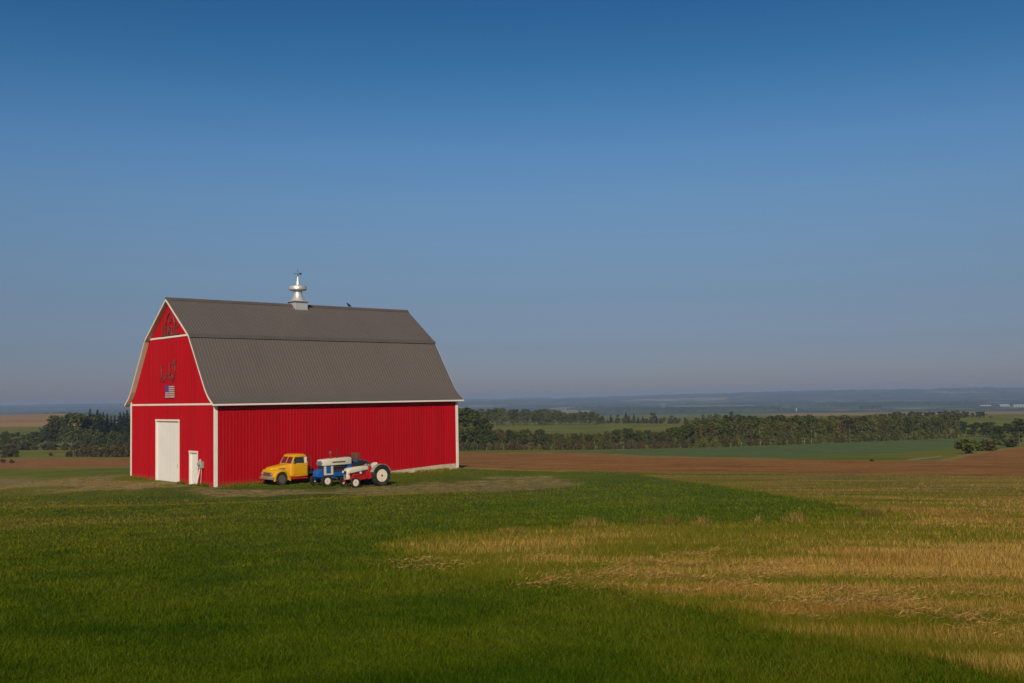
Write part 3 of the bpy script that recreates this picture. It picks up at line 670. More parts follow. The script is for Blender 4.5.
for sy in (1, -1):
    m = MB(); secs = []
    for k in range(11):
        a = R(60 + 85 * k / 10); x_, z_ = -2.45 + .86 * math.cos(a), .76 + .86 * math.sin(a)
        x2, z2 = -2.45 + .83 * math.cos(a), .76 + .83 * math.sin(a)
        secs.append([(x_, sy * .50, z_), (x_, sy * .84, z_), (x2, sy * .84, z2), (x2, sy * .50, z2)])
    m.loft(secs).build('fender', M['blue'], bt, smooth=True)
lug_tractor_seat(bt, -2.32, 1.52, M['seat']); MB().box(-2.45, -2.25, -.12, .12, 1.15, 1.51).build('seat_post', M['under'], bt)
steering(bt, -2.0, 1.95, 30, M['under'])
MB().tube([(-1.08, .12, 1.75), (-1.08, .12, 2.38), (-1.10, .12, 2.45)], .032, 8).build('exhaust_pipe', M['under'], bt)
pc = MB(); pc.tube([(-.62, .12, 1.72), (-.62, .12, 2.06)], .035, 8); pc.lathe([(.05, 2.04), (.10, 2.08), (.11, 2.18), (.08, 2.24), (0, 2.25)], 14, 'z', (-.62, .12, 0)); pc.build('air_cleaner', M['bronze'], bt, smooth=True)
for y, sd_ in ((.68, 1), (-.68, -1)): wheel('front_wheel', bt, 0, y, .37, .20, .195, M['rimw'], sd_, hub=M['grey'])
for y, sd_ in ((.76, 1), (-.76, -1)): wheel('rear_wheel', bt, -2.45, y, .78, .38, .43, M['rimw'], sd_, lugs=20, hub=M['blue'])

# --- small red and ivory tractor, origin under the front axle
rt = put('tractor', 5.36, -7.05)
tag(rt, 'small vintage red tractor with an ivory hood and cream wheel rims', 'tractor')
hd = MB().loft([rrect(.30, .17, .78, 1.08, .10, .05), rrect(.24, .22, .76, 1.15, .12, .05), rrect(.0, .25, .86, 1.20, .12, .04), rrect(-.6, .25, .95, 1.24, .12, .04), rrect(-1.16, .24, 1.0, 1.27, .10, .04), rrect(-1.24, .21, 1.02, 1.22, .08, .04)]).build('hood', M['ivory'], rt, smooth=True)
MB().loft([rrect(.325, .15, .50, .80, .05, .05), rrect(.25, .19, .48, .80, .05, .05), rrect(.10, .19, .50, .9, .05, .05)]).build('grille', M['ivory'], rt, smooth=True)
gs = MB()
for k in range(5): gs.box(.322, .335, -.12 + k * .055, -.095 + k * .055, .54, 1.0)
gs.build('grille_bar', M['under'], rt)
for sy in (1, -1): MB().lathe([(.07, 0), (.085, .05), (.07, .08), (0, .1)], 14, 'x', (.20, sy * .34, .93)).build('headlight', M['ivory'], rt, smooth=True)
en = MB(); en.box(-1.3, .08, -.16, .16, .46, .92); en.box(-1.0, -.15, -.22, .22, .66, .84); en.box(-1.45, -.9, -.20, .20, .42, .80)
en.build('engine', M['tred'], rt, bevel=.02)
mf = MB(); mf.tube([(-.1, .20, .87), (-.5, .25, .88), (-.95, .22, .86)], .05, 8); mf.box(-.9, -.1, -.2, .2, .86, .97); mf.build('manifold', M['under'], rt)
MB().lathe([(0, .21), (.075, .21), (.075, .32), (0, .33)], 12, 'y', (-.62, 0, .86)).build('air_cleaner', M['ivory'], rt)
MB().loft([rrect(-1.3, .22, .44, .9, .08, .05), rrect(-1.6, .30, .42, 1.0, .08, .05), rrect(-2.1, .28, .44, .96, .08, .05)]).build('transmission', M['tred'], rt, smooth=True)
MB().lathe([(.13, 0), (.13, .52)], 14, 'y', (-1.9, .2, .625)).lathe([(.13, -.52), (.13, 0)], 14, 'y', (-1.9, -.2, .625)).build('rear_axle', M['tred'], rt)
ax = MB(); ax.box(-.07, .07, -.56, .56, .44, .53); ax.box(-.05, .05, .50, .57, .26, .56); ax.box(-.05, .05, -.57, -.50, .26, .56); ax.tube([(-1.2, .2, .5), (-.05, .52, .40)], .03, 6); ax.tube([(-1.2, -.2, .5), (-.05, -.52, .40)], .03, 6); ax.build('front_axle', M['tred'], rt, bevel=.008)
for sy in (1, -1):
    m = MB(); secs = []
    for k in range(15):
        a = R(20 + 150 * k / 14); x_, z_ = -1.9 + .715 * math.cos(a), .63 + .715 * math.sin(a); x2, z2 = -1.9 + .69 * math.cos(a), .63 + .69 * math.sin(a)
        x3, z3 = -1.9 + .40 * math.cos(a), .63 + .40 * math.sin(a)
        secs.append([(x_, sy * .42, z_), (x_, sy * .74, z_), (x2, sy * .74, z2), (x2, sy * .45, z2), (x3, sy * .45, z3), (x3, sy * .42, z3)])
    m.loft(secs).build('fender', M['fgrey'], rt, smooth=True)
MB().box(-1.50, -1.22, -.24, .24, .84, 1.22).build('dash', M['tred'], rt, bevel=.03)
se = MB(); se.loft([rrect(-1.40, .20, 1.10, 1.16, .025, .02), rrect(-1.48, .27, 1.12, 1.20, .03, .02), rrect(-1.72, .28, 1.14, 1.24, .04, .02), rrect(-1.80, .27, 1.15, 1.36, .08, .02), rrect(-1.90, .24, 1.22, 1.42, .06, .02), rrect(-1.94, .18, 1.28, 1.38, .04, .02)]); se.build('seat', M['ivory'], rt, smooth=True)
MB().tube([(-1.75, 0, .96), (-1.72, 0, 1.21)], .03, 6).build('seat_post', M['under'], rt)
steering(rt, -1.34, 1.40, 25, M['under'], .19)
for y, sd_ in ((.62, 1), (-.62, -1)): wheel('front_wheel', rt, 0, y, .31, .15, .195, M['rimw'], sd_, hub=M['seat'])
for y, sd_ in ((.60, 1), (-.60, -1)): wheel('rear_wheel', rt, -1.9, y, .63, .30, .375, M['rimw'], sd_, lugs=18, hub=M['tred'])

# ------------------------------------------------------------------ trees
def leafmat(name, c1, c2, tr=.25):
    m = bpy.data.materials.new(name); m.use_nodes = True; t = NT(m); t.n.clear()
    g = t.n.new('ShaderNodeNewGeometry').outputs['Random Per Island']; oi = t.n.new('ShaderNodeObjectInfo').outputs['Random']
    f = t.math('MULTIPLY_ADD', g, .55, t.math('MULTIPLY', oi, .45))
    c = t.mix(f, c1, c2)
    d = t.n.new('ShaderNodeBsdfDiffuse'); tl = t.n.new('ShaderNodeBsdfTranslucent'); mx = t.n.new('ShaderNodeMixShader'); o = t.n.new('ShaderNodeOutputMaterial')
    t.l(c, d.inputs[0]); t.l(c, tl.inputs[0]); mx.inputs[0].default_value = tr; t.l(d.outputs[0], mx.inputs[1]); t.l(tl.outputs[0], mx.inputs[2]); t.l(mx.outputs[0], o.inputs[0]); return m
LEAF = {'olive': leafmat('olive_leaves', (.056, .072, .014), (.155, .155, .034)), 'green': leafmat('green_leaves', (.034, .050, .011), (.105, .115, .026)),
        'dark': leafmat('dark_needles', (.009, .019, .007), (.026, .042, .014), .1), 'rust': leafmat('rusty_leaves', (.064, .050, .022), (.135, .098, .046)),
        'yellow': leafmat('yellowing_leaves', (.075, .075, .010), (.20, .165, .028)), 'bush': leafmat('dull_leaves', (.045, .045, .014), (.120, .100, .034))}
M['bark'] = mat('grey_bark', (.115, .095, .075), .9, 0, .3, 2); M['birch'] = mat('pale_bark', (.22, .20, .165), .8, 0, .25, 3)
def quads(C, size, up=.35, stretch=1.5):
    n = len(C); a = rng.normal(size=(n, 3)); a[:, 2] *= .7; a /= np.linalg.norm(a, axis=1)[:, None]
    b = rng.normal(size=(n, 3)); b -= a * (a * b).sum(1)[:, None]; b /= np.linalg.norm(b, axis=1)[:, None]
    s = (np.asarray(size) * rng.uniform(.6, 1.3, n))[:, None]; a = a * s * stretch * .5; b = b * s * .5
    V = np.stack([C - a, C + b * .9 - a * .1, C + a, C - b * .9 - a * .1], 1).reshape(-1, 3)
    return V, np.arange(4 * n).reshape(n, 4)
def clump_crown(n, clumps, leaf):
    """clumps: list of (centre, radius xyz)"""
    vol = np.array([max(r) ** 2 for c, r in clumps]); k = rng.choice(len(clumps), n, p=vol / vol.sum())
    d = rng.normal(size=(n, 3)); d /= np.linalg.norm(d, axis=1)[:, None]
    d *= (rng.uniform(0, 1, n) ** .38)[:, None]
    C = np.array([c for c, r in clumps])[k] + d * np.array([r for c, r in clumps])[k]
    return quads(C, leaf)
def trunk_mesh(h, r, limbs, m, lean=.02):
    b = MB(); x1, y1 = rng.normal(0, lean * h, 2)
    b.tube([(0, 0, -.3), (x1 * .3, y1 * .3, h * .33), (x1 * .7, y1 * .7, h * .66), (x1, y1, h)], [r * 1.15, r * .85, r * .55, r * .15], 7)
    for k in range(limbs):
        z = h * rng.uniform(.35, .85); a = rng.uniform(0, 6.28); l = h * .26 * (1.15 - z / h)
        p = Vector((x1 * z / h, y1 * z / h, z)); q = p + Vector((math.cos(a) * l, math.sin(a) * l, l * .7))
        b.tube([p, (p + q) / 2 + Vector((0, 0, -.05 * l)), q], [r * .38, r * .25, r * .08], 5)
    return b
def proto(kind, leafm, barkm, sd):
    """10 m tall reference tree: returns (crown mesh, trunk mesh)"""
    global rng
    rng = np.random.default_rng(sd)
    if kind == 'broadleaf':
        cl = []
        for i in range(22):
            z = rng.uniform(1.4, 9.0); rr = 2.5 * math.sqrt(max(.06, 1 - ((z - 4.7) / 5.2) ** 2)); a = rng.uniform(0, 6.28); q = rng.uniform(.35, .95) * rr
            s = rng.uniform(.8, 1.45); cl.append(((q * math.cos(a), q * math.sin(a), z), (s, s, s * .8)))
        V, F = clump_crown(950, cl, .52); tb = trunk_mesh(8.2, .17, 7, barkm)
    elif kind == 'birch':
        cl = []
        for i in range(19):
            z = rng.uniform(2.6, 9.4); rr = 1.5 * math.sqrt(max(.08, 1 - ((z - 5.8) / 4.3) ** 2)); a = rng.uniform(0, 6.28); q = rng.uniform(.2, .9) * rr
            s = rng.uniform(.55, .95); cl.append(((q * math.cos(a), q * math.sin(a), z), (s, s, s * 1.1)))
        V, F = clump_crown(700, cl, .46); tb = trunk_mesh(9.2, .09, 6, barkm, .025)
    elif kind == 'conifer':
        C = []
        for z in np.arange(1.2, 9.7, .42):
            r = (10.1 - z) * .26 * rng.uniform(.8, 1.15)
            for k in range(9):
                a = rng.uniform(0, 6.28); L2 = r * rng.uniform(.7, 1.1)
                for u in np.linspace(.2, 1, max(2, int(5 * L2 / 2.2) + 2)): C.append((math.cos(a) * L2 * u, math.sin(a) * L2 * u, z - .30 * L2 * u + rng.normal(0, .1)))
        C = np.array(C); C = C + rng.normal(0, .10, C.shape); V, F = quads(C, np.clip(.16 + (10 - C[:, 2]) * .10, .16, .6), stretch=1.7); tb = trunk_mesh(9.7, .17, 0, barkm, .008)
    else:   # shrub, as wide as tall
        cl = []
        for i in range(14):
            a = rng.uniform(0, 6.28); q = rng.uniform(0, 4.6); z = rng.uniform(1.5, 7.6) * (1 - (q / 7.5) ** 2); s = rng.uniform(1.5, 2.5)
            cl.append(((q * math.cos(a), q * math.sin(a), z), (s, s, s * .9)))
        V, F = clump_crown(620, cl, 1.15)
        tb = MB()
        for k in range(6):
            a = rng.uniform(0, 6.28); tb.tube([(.3 * math.cos(a), .3 * math.sin(a), -.3), (1.2 * math.cos(a), 1.2 * math.sin(a), 3), (2.6 * math.cos(a), 2.6 * math.sin(a), 6.2)], [.22, .16, .05], 5)
    cm = raw_mesh('crown', V, F, leafm, smooth=False, link=False)
    tm = bpy.data.meshes.new('trunk'); tm.from_pydata(tb.v, [], tb.f); tm.materials.append(barkm)
    return cm, tm
PRO = {}
for key, kind, lf, bk, ns in (('oliveleaf', 'broadleaf', 'olive', 'bark', 3), ('greenleaf', 'broadleaf', 'green', 'bark', 3), ('birch', 'birch', 'olive', 'birch', 3), ('aspen', 'birch', 'yellow', 'birch', 2), ('rust', 'birch', 'rust', 'birch', 2),
                              ('conifer', 'conifer', 'dark', 'bark', 3), ('rustbush', 'shrub', 'rust', 'bark', 2), ('olivebush', 'shrub', 'olive', 'bark', 2), ('darkbush', 'shrub', 'bush', 'bark', 3)):
    PRO[key] = [proto(kind, LEAF[lf], M[bk], hash_ + 100 * len(PRO)) for hash_ in range(ns)]
NAME = {'oliveleaf': ('broadleaf_tree', 'tree'), 'greenleaf': ('broadleaf_tree', 'tree'), 'birch': ('birch_tree', 'tree'), 'aspen': ('birch_tree', 'tree'), 'rust': ('birch_tree', 'tree'), 'conifer': ('conifer_tree', 'tree'),
        'rustbush': ('shrub', 'shrub'), 'olivebush': ('shrub', 'shrub'), 'darkbush': ('shrub', 'shrub')}
trnd = random.Random(3)
def tree(u, vbase, vtop, key, label, group=None, widen=1.0, back=0):
    g = hit(u, vbase)
    if g is None: return None
    d = math.hypot(*g); z0 = float(Z(*g)); g = g * (1 + back / d)
    h = (vbase - vtop) * (d + back) / FPX + EYE - (EYE - z0) * (d + back) / d - float(Z(*g))
    if h < .4: return None
    cm, tm = PRO[key][trnd.randrange(len(PRO[key]))]
    o = empty(NAME[key][0], (g[0], g[1], float(Z(*g)) - .05), trnd.uniform(0, 6.28)); k = h / 10.3
    o.scale = (k * widen * trnd.uniform(.88, 1.15), k * widen * trnd.uniform(.88, 1.15), k)
    tag(o, label, NAME[key][1], group)
    for nm, me in (('trunk', tm), ('crown', cm)):
        c = bpy.data.objects.new(nm, me); col.objects.link(c); c.parent = o
    return o
def ip(u, *p): return float(np.interp(u, [q[0] for q in p], [q[1] for q in p]))
BASE = [(455, 450.5), (600, 449.6), (700, 447.6), (800, 444.2), (900, 440.4), (958, 438.3)]
def span(u0, u1, step):
    u = u0
    while u < u1: yield u + trnd.uniform(-.35, .35) * step; u += step * trnd.uniform(.8, 1.2)
def pick(*kw):
    ks, ws = zip(*kw); return trnd.choices(ks, ws)[0]
G1 = 'trees of the front wood beyond the brown field'
LAB1 = {'oliveleaf': 'olive leafy tree in the wood bordering the brown and green fields', 'greenleaf': 'dark green leafy tree in the wood bordering the fields', 'birch': 'pale trunked olive birch in the wood bordering the fields', 'aspen': 'yellowing birch with pale trunk in the wood bordering the fields', 'rust': 'rusty brown pale trunked tree in the wood bordering the fields',
        'rustbush': 'reddish brown shrub at the foot of the wood', 'olivebush': 'olive green shrub at the foot of the wood', 'darkbush': 'dull dark shrub at the foot of the wood'}
GS = {'shrub': 'shrubs along the foot of the front wood', 'tree': G1}
def put1(u, vb, vt, key, widen=1.0, back=0): tree(u, vb, vt, key, LAB1[key], GS[NAME[key][1]] + {'rustbush': ', reddish', 'olivebush': ', olive', 'darkbush': ', dull', 'oliveleaf': ', olive', 'greenleaf': ', dark green', 'birch': ', birches', 'aspen': ', yellowing', 'rust': ', rusty'}[key], widen, back)
for u in span(463, 960, 5.6):                                       # low fringe
    vb = ip(u, *BASE); red = 490 < u < 690
    put1(u, vb, vb - trnd.uniform(7, 14) * ip(u, (460, 1), (800, .9), (955, .7)), pick(('rustbush', 5 if red else 1), ('darkbush', 4), ('olivebush', 1 if red else 4)), .62)
for bk in (8, 22, 38):
  for u in span(459, 692, 5.0):                                       # the lower stretch in front of the strip field
    vb = ip(u, *BASE); put1(u, vb, ip(u, (459, 424), (484, 428), (500, 428), (540, 430), (575, 434), (600, 432), (625, 429), (660, 431), (692, 422)) + trnd.uniform(-2, 4), pick(('birch', 3), ('greenleaf', 4), ('rust', 2), ('oliveleaf', 2)), 1.15, bk)
for u in span(690, 962, 5.6):                                       # the tall stretch
    vb = ip(u, *BASE); put1(u, vb, ip(u, (690, 422), (760, 420), (850, 418), (962, 419)) + trnd.uniform(-2.5, 4), pick(('birch', 4), ('greenleaf', 3), ('rust', 3 if 820 < u < 900 else 1), ('oliveleaf', 3), ('aspen', .6)), 1.0, 10)
for u in span(695, 965, 5.5):
    vb = ip(u, *BASE); put1(u, vb, ip(u, (695, 417), (740, 415), (800, 415.5), (860, 414.5), (900, 414), (965, 414)) + trnd.uniform(-1.5, 3), pick(('birch', 2), ('greenleaf', 5), ('oliveleaf', 4)), 1.1, 45)
for u in span(457, 487, 5):                                         # tall clump by the barn corner
    put1(u, 450, ip(u, (457, 404), (478, 406), (487, 416)) + trnd.uniform(-1, 3), pick(('greenleaf', 4), ('oliveleaf', 3)), 1.0, 25)
G2 = 'trees of the back wood behind the green strip field'
LAB2 = {'oliveleaf': 'hazy olive tree of the back wood behind the green strip', 'greenleaf': 'hazy dark green tree of the back wood behind the green strip', 'birch': 'hazy pale trunked birch of the back wood behind the green strip', 'conifer': 'hazy dark conifer of the back wood behind the green strip', 'darkbush': 'hazy dull shrub beyond the green strip field'}
def put2(u, vb, vt, key, widen=1.0, back=0): tree(u, vb, vt, key, LAB2[key], G2 + {'oliveleaf': ', olive', 'greenleaf': ', dark green', 'birch': ', birches', 'conifer': ', conifers', 'darkbush': ', shrubs'}[key], widen, back)
for row in range(2):
    for u in span(482, 603, 3.5):
        put2(u, 424.8 - row, ip(u, (482, 408), (500, 406), (525, 409), (545, 408.5), (565, 409.5), (585, 410), (598, 413), (606, 418)) + trnd.uniform(-1.5, 3), pick(('birch', 4), ('oliveleaf', 4), ('greenleaf', 2)), 1.0, row * 25)
for u in span(600, 702, 4): put2(u, 423.5, 418 + trnd.uniform(-3.0, 1), pick(('darkbush', 3), ('greenleaf', 2), ('conifer', 2)), .9)
for u, vt in ((626, 411.5), (629, 414), (634, 413), (652, 412), (655, 411.5), (672, 415), (611, 414), (618, 414), (643, 415)): put2(u, 423, vt, pick(('conifer', 1), ('greenleaf', 1)), 1.0)
for u in span(704, 742, 5): put2(u, 422, 413.5 + trnd.uniform(-.8, 1.2), pick(('oliveleaf', 3), ('greenleaf', 1)), 1.1)
tree(731.5, 421, 410.6, 'greenleaf', 'lone round dark tree standing above the olive clump of the back wood', None, 1.0)
LAB3 = 'bluish hazy tree of the far wood below the far right fields'
for vb, bk in ((424, 120), (421, 220)):
    for u in span(872, 1000, 5.0): tree(u, vb, ip(u, (872, 415), (900, 412), (960, 411.5), (985, 413), (1000, 419)) + trnd.uniform(-.6, 2), 'greenleaf', LAB3, 'trees of the far wood', 1.5, bk)
# the left wood
LAB4 = {'conifer': 'dark spruce in the left wood beside the barn', 'greenleaf': 'dark leafy tree in the left wood beside the barn', 'darkbush': 'dull dark bush in front of the left wood'}
def put4(u, vb, vt, key, widen=1.0, back=0): tree(u, vb, vt, key, LAB4[key], {'conifer': 'spruces of the left wood', 'greenleaf': 'leafy trees of the left wood', 'darkbush': 'bushes of the left wood'}[key], widen, back)
for u in span(90, 165, 3.6): put4(u, 449, ip(u, (94, 410.5), (103, 410), (112, 413), (120, 411), (135, 410)) + trnd.uniform(-1, 4.5), 'conifer', .95, trnd.uniform(0, 25))
for u in span(48, 96, 6): put4(u, 448.5, ip(u, (48, 425), (55, 418), (66, 414.5), (76, 413), (82, 416), (96, 416)) + trnd.uniform(-1, 3), 'greenleaf', 1.05, trnd.uniform(0, 20))
for u in span(88, 135, 7): put4(u, 449.5, 431 + trnd.uniform(-3, 4), 'greenleaf', 1.1)
for u in span(-20, 56, 5.5): put4(u, 448, ip(u, (-20, 433), (40, 432.5), (56, 426)) + trnd.uniform(-1, 3), 'greenleaf', 1.1, trnd.uniform(0, 15))
for u in span(-20, 135, 7): put4(u, 450, 441 + trnd.uniform(-2, 2), 'darkbush', 1.0)
for u in span(66, 138, 6.0): put4(u, 456.8, ip(u, (66, 449), (80, 444), (100, 440), (138, 438)) + trnd.uniform(-1, 2.5), 'darkbush', .75)
for u, vb, vt in ((4, 457.5, 447.5), (14, 457, 447), (51, 456, 451.5), (3, 462.5, 457.5), (12, 463, 458.5)): put4(u, vb, vt, 'darkbush', 1.0)
# bushes at the right edge of the brown field
tree(967, 453.5, 437, 'olivebush', 'rounded olive bush nearest the brown field edge at far right', None, 1.35)
tree(986, 451, 437, 'darkbush', 'low dull bush between the olive bush and the tall dark tree', None, 1.4)
tree(998, 448.5, 427, 'greenleaf', 'tall spreading dark tree rising from the far right bushes', None, 1.15)
tree(1020, 446.5, 420, 'greenleaf', 'tallest dark tree cut by the right edge of view', None, 1.2)
tree(1010, 447, 434, 'darkbush', 'dull bush between the two dark trees at far right', None, 1.3)
for u in span(965, 1034, 5): tree(u, 441, 425 + trnd.uniform(-3, 3), 'greenleaf', 'dark tree behind the bushes at far right', 'trees behind the far right bushes', 1.3, 40)
tree(872, 461.5, 457.6, 'darkbush', 'tiny lone dark bush between the crop and brown field', None, 1.3)

# far woods on the valley sides and hills: too many to count
def far_woods():
    r = np.random.default_rng(21); V = []; F = []
    n = 60000; az = np.radians(r.uniform(-33, 33, n)); d = np.exp(r.uniform(math.log(2300), math.log(9800), n)); x = d * np.sin(az); y = d * np.cos(az)
    m = fbm(x, y * .6, 420., 4) + .10 * np.sin(x / 170 + fbm(x, y, 900, 2) * 8) * (np.abs(np.sin(y / 240)) > .85)
    keep = m > .10; x, y, d = x[keep][:16000], y[keep][:16000], d[keep][:16000]
    z = Z(x, y); n = len(x); h = r.uniform(6, 13, n); rx = r.uniform(9, 26, n) * (d / 5000 + .4)
    ring = np.linspace(0, 2 * np.pi, 7)[:-1]
    P = np.empty((n, 13, 3))
    for k in range(6):
        for lv, (hr, hz) in enumerate(((1.0, -.1), (.72, .72))):
            rr = rx * hr * r.uniform(.75, 1.2, n)
            P[:, lv * 6 + k] = np.stack([x + rr * np.cos(ring[k] + lv * .5), y + rr * np.sin(ring[k] + lv * .5), z + h * hz * r.uniform(.85, 1.15, n)], 1)
    P[:, 12] = np.stack([x, y, z + h], 1)
    tri = []
    for k in range(6):
        k2 = (k + 1) % 6; tri += [(k, k2, 6 + k), (k2, 6 + k2, 6 + k), (6 + k, 6 + k2, 12)]
    tri = np.array(tri); F = (np.arange(n)[:, None, None] * 13 + tri[None]).reshape(-1, 3)
    o = raw_mesh('far_woods', P.reshape(-1, 3), F, mat('far_wood_leaves', (.030, .046, .016), .95, 0, .35, .004, .1), smooth=True)
    tag(o, 'hazy blue woods patched over the far valley and hills', 'woods', kind='stuff')
far_woods()
# far farm buildings
M['shed'] = mat('pale_shed', (.27, .28, .30), .6); M['shedroof'] = mat('pale_roof', (.27, .28, .30), .5)
def shed(u, v, ln, wd, hh, rz, label, wallm='shed', roofm='shedroof'):
    g = hit(u, v); o = empty('farm_shed', (g[0], g[1], float(Z(*g)) - .5), rz); tag(o, label, 'shed')
    MB().box(-ln / 2, ln / 2, -wd / 2, wd / 2, 0, hh).build('wall', M[wallm], o)
    b = MB(); b.loft([[(x, -wd / 2 - .4, hh - .1), (x, 0, hh + wd * .22), (x, wd / 2 + .4, hh - .1), (x, 0, hh + wd * .12)] for x in (-ln / 2 - .4, ln / 2 + .4)]); b.build('roof', M[roofm], o)
    for k in range(3): MB().box(-ln * .3 + k * ln * .3 - 1.5, -ln * .3 + k * ln * .3 + 1.5, -wd / 2 - .1, -wd / 2 + .05, .1, hh * .7).build('door', M['dark'], o)
shed(971.5, 405.4, 20, 12, 4.5, .1, 'pale farm shed by itself on the far hazy hillside')
shed(1004, 406.6, 26, 14, 4.5, -.1, 'long pale farm shed left of its pair on the far hillside')
shed(1018, 407.2, 30, 14, 5, .05, 'longer pale farm shed right of its pair on the far hillside')
shed(985, 405.8, 30, 12, 2.5, 0, 'low dull brown shed beside the single pale shed far off', 'cream', 'bronze')
g = hit(796.5, 411.3); so = empty('silo', (g[0], g[1], float(Z(*g)))); tag(so, 'tiny pale silo standing above the far wood and fields', 'silo')
so.scale = (.7, .7, .8); MB().lathe([(2.4, 0), (2.4, 8)], 16).build('silo_wall', M['shed'], so, smooth=True); MB().lathe([(2.5, 8), (1.6, 9.2), (0, 9.8)], 16).build('silo_roof', M['shedroof'], so, smooth=True)

# thin smoke rising in the valley
g = hit(663, 412.5); sm_ = MB(); r2 = random.Random(4)
sm_.lathe([(0, 0)] + [(3 + 5.5 * (k / 8) ** .7 + r2.uniform(-.6, .6), 2 + k * 2.6) for k in range(9)] + [(4, 26), (0, 27.5)], 14)
smm = bpy.data.materials.new('smoke'); smm.use_nodes = True; q = NT(smm); q.n.clear()
pv = q.n.new('ShaderNodeVolumePrincipled'); pv.inputs['Color'].default_value = (.85, .88, .92, 1); pv.inputs['Density'].default_value = .012
po = q.n.new('ShaderNodeOutputMaterial'); q.l(pv.outputs[0], po.inputs['Volume'])
so = sm_.build('smoke', smm); so.location = (g[0], g[1], float(Z(*g))); tag(so, 'faint column of pale smoke rising beyond the back wood', 'smoke', kind='stuff')

# ------------------------------------------------------------------ grass, stubble and straw (numpy blades, real geometry)
def bladematl(name, tr=.3):
    m = bpy.data.materials.new(name); m.use_nodes = True; t = NT(m); t.n.clear()
    c = t.attr('tint', 'Color'); d = t.n.new('ShaderNodeBsdfDiffuse'); tl = t.n.new('ShaderNodeBsdfTranslucent'); mx = t.n.new('ShaderNodeMixShader'); o = t.n.new('ShaderNodeOutputMaterial')
    t.l(c, d.inputs[0]); t.l(c, tl.inputs[0]); mx.inputs[0].default_value = tr; t.l(d.outputs[0], mx.inputs[1]); t.l(tl.outputs[0], mx.inputs[2]); t.l(mx.outputs[0], o.inputs[0]); return m
M_BL = bladematl('grass_blades'); M_ST = bladematl('straw_blades', .15)
rg = np.random.default_rng(99)
def scatter(n, v0=490, v1=720, pad=150, far=None):
    u = rg.uniform(-pad, 1024 + pad, n); v = rg.uniform(v0, v1, n)
    d3 = ray(u, v); az = np.arctan2(d3[:, 0], d3[:, 1]); al = -d3[:, 2] / np.hypot(d3[:, 0], d3[:, 1])
    d = 1.87 / np.maximum(al - .0535, .012); x = d * np.sin(az); y = d * np.cos(az)
    return x, y, d
def blades(name, x, y, h, wd, lean, colr, material, flat=0.0, z_off=0.0):
    n = len(x); z = Z(x, y) + z_off
    yaw = rg.uniform(0, 2 * np.pi, n); cx, cy = np.cos(yaw) * wd / 2, np.sin(yaw) * wd / 2
    la = rg.uniform(0, 2 * np.pi, n); ll = lean * rg.uniform(.2, 1, n)
    lx, ly = np.cos(la) * ll, np.sin(la) * ll
    b0 = np.stack([x - cx, y - cy, z - .01], 1); b1 = np.stack([x + cx, y + cy, z - .01], 1); tp = np.stack([x + lx, y + ly, z + h], 1)
    V = np.stack([b0, b1, tp], 1).reshape(-1, 3)
    o = raw_mesh(name, V, np.arange(3 * n).reshape(n, 3), material, smooth=False)
    a = o.data.attributes.new('tint', 'FLOAT_COLOR', 'POINT')
    c4 = np.ones((n, 3, 4), np.float32); c4[:, :, :3] = colr[:, None, :]
    a.data.foreach_set('color', c4.ravel()); return o
def lerp(a, b, f): return np.array(a)[None] * (1 - f[:, None]) + np.array(b)[None] * f[:, None]
def lawn_colour(x, y, d, n):
    f = sstep(-.22, .22, .25 * fbm(x, y, 5., 3) + .8 * fbm(x, y, 1.2, 2) + .3 * fbm(x, y, .4, 1))
    c = lerp((.044, .088, .004), (.092, .132, .006), f)
    fo = sstep(9, 40, d)  # greener near the camera, with vignette darkening put into the blade colour
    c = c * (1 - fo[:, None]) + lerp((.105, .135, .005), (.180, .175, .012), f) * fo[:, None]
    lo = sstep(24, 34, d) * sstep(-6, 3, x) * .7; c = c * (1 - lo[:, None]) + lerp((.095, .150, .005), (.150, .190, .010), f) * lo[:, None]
    yl = (1 - sstep(-6, 3, x) * .8) * sstep(.02, .16, fbm(x * .35, y, 6., 3)) * sstep(20, 40, d) * .7
    c = c * (1 - yl[:, None]) + np.array((.26, .19, .035))[None] * yl[:, None]
    ed = sstep(-5.5, .3, sdist(P_STUB, x, y) + 1.5 * fbm(x, y, 2.5, 2)) * .75; c = c * (1 - ed[:, None]) + lerp((.072, .118, .005), (.135, .155, .010), f) * ed[:, None]
    k = rg.uniform(0, 1, n); vr = 1 - .65 * sstep(22, 55, d); c = c * (1 + vr[:, None] * (-.60 + 1.20 * k[:, None] ** 1.4))
    s = rg.uniform(0, 1, n) < .010; c[s] = np.array((.15, .15, .05)); return c
x, y, d = scatter(1100000, 469, 730)
sd = sdist(P_STUB, x, y) + 1.9 * fbm(x, y, 1.8, 3); bx_, by_ = x - BC[0], y - BC[1]
ina = bx_ * BS[0] + by_ * BS[1]; inb = bx_ * BW[0] + by_ * BW[1]
trk = sdist(P_TRACK, x, y) + 6 * fbm(x, y, 5, 2); trk_far = sdist(P_TRACK, x, y)
k = (sd < .15) & (d < 96) & ~((ina > -.1) & (ina < L_ + .1) & (inb > -.1)) & (rg.uniform(0, 1, len(x)) > np.clip(trk * .6 + .5, 0, np.where(x < -14, .66, .30)))
k &= sdist(P_PLOUGH, x, y) < -.5
x, y, d = x[k], y[k], d[k]; n = len(x); yard = sstep(-3, 2, trk_far[k] + 5 * fbm(x, y, 2.2, 3)) * .6
tall = 1 + 1.1 * sstep(.05, .22, fbm(x, y, .55, 2)) * (rg.uniform(0, 1, n) < .5)
hh_ = rg.uniform(.02, .052, n) * (1 + d / 130) * tall
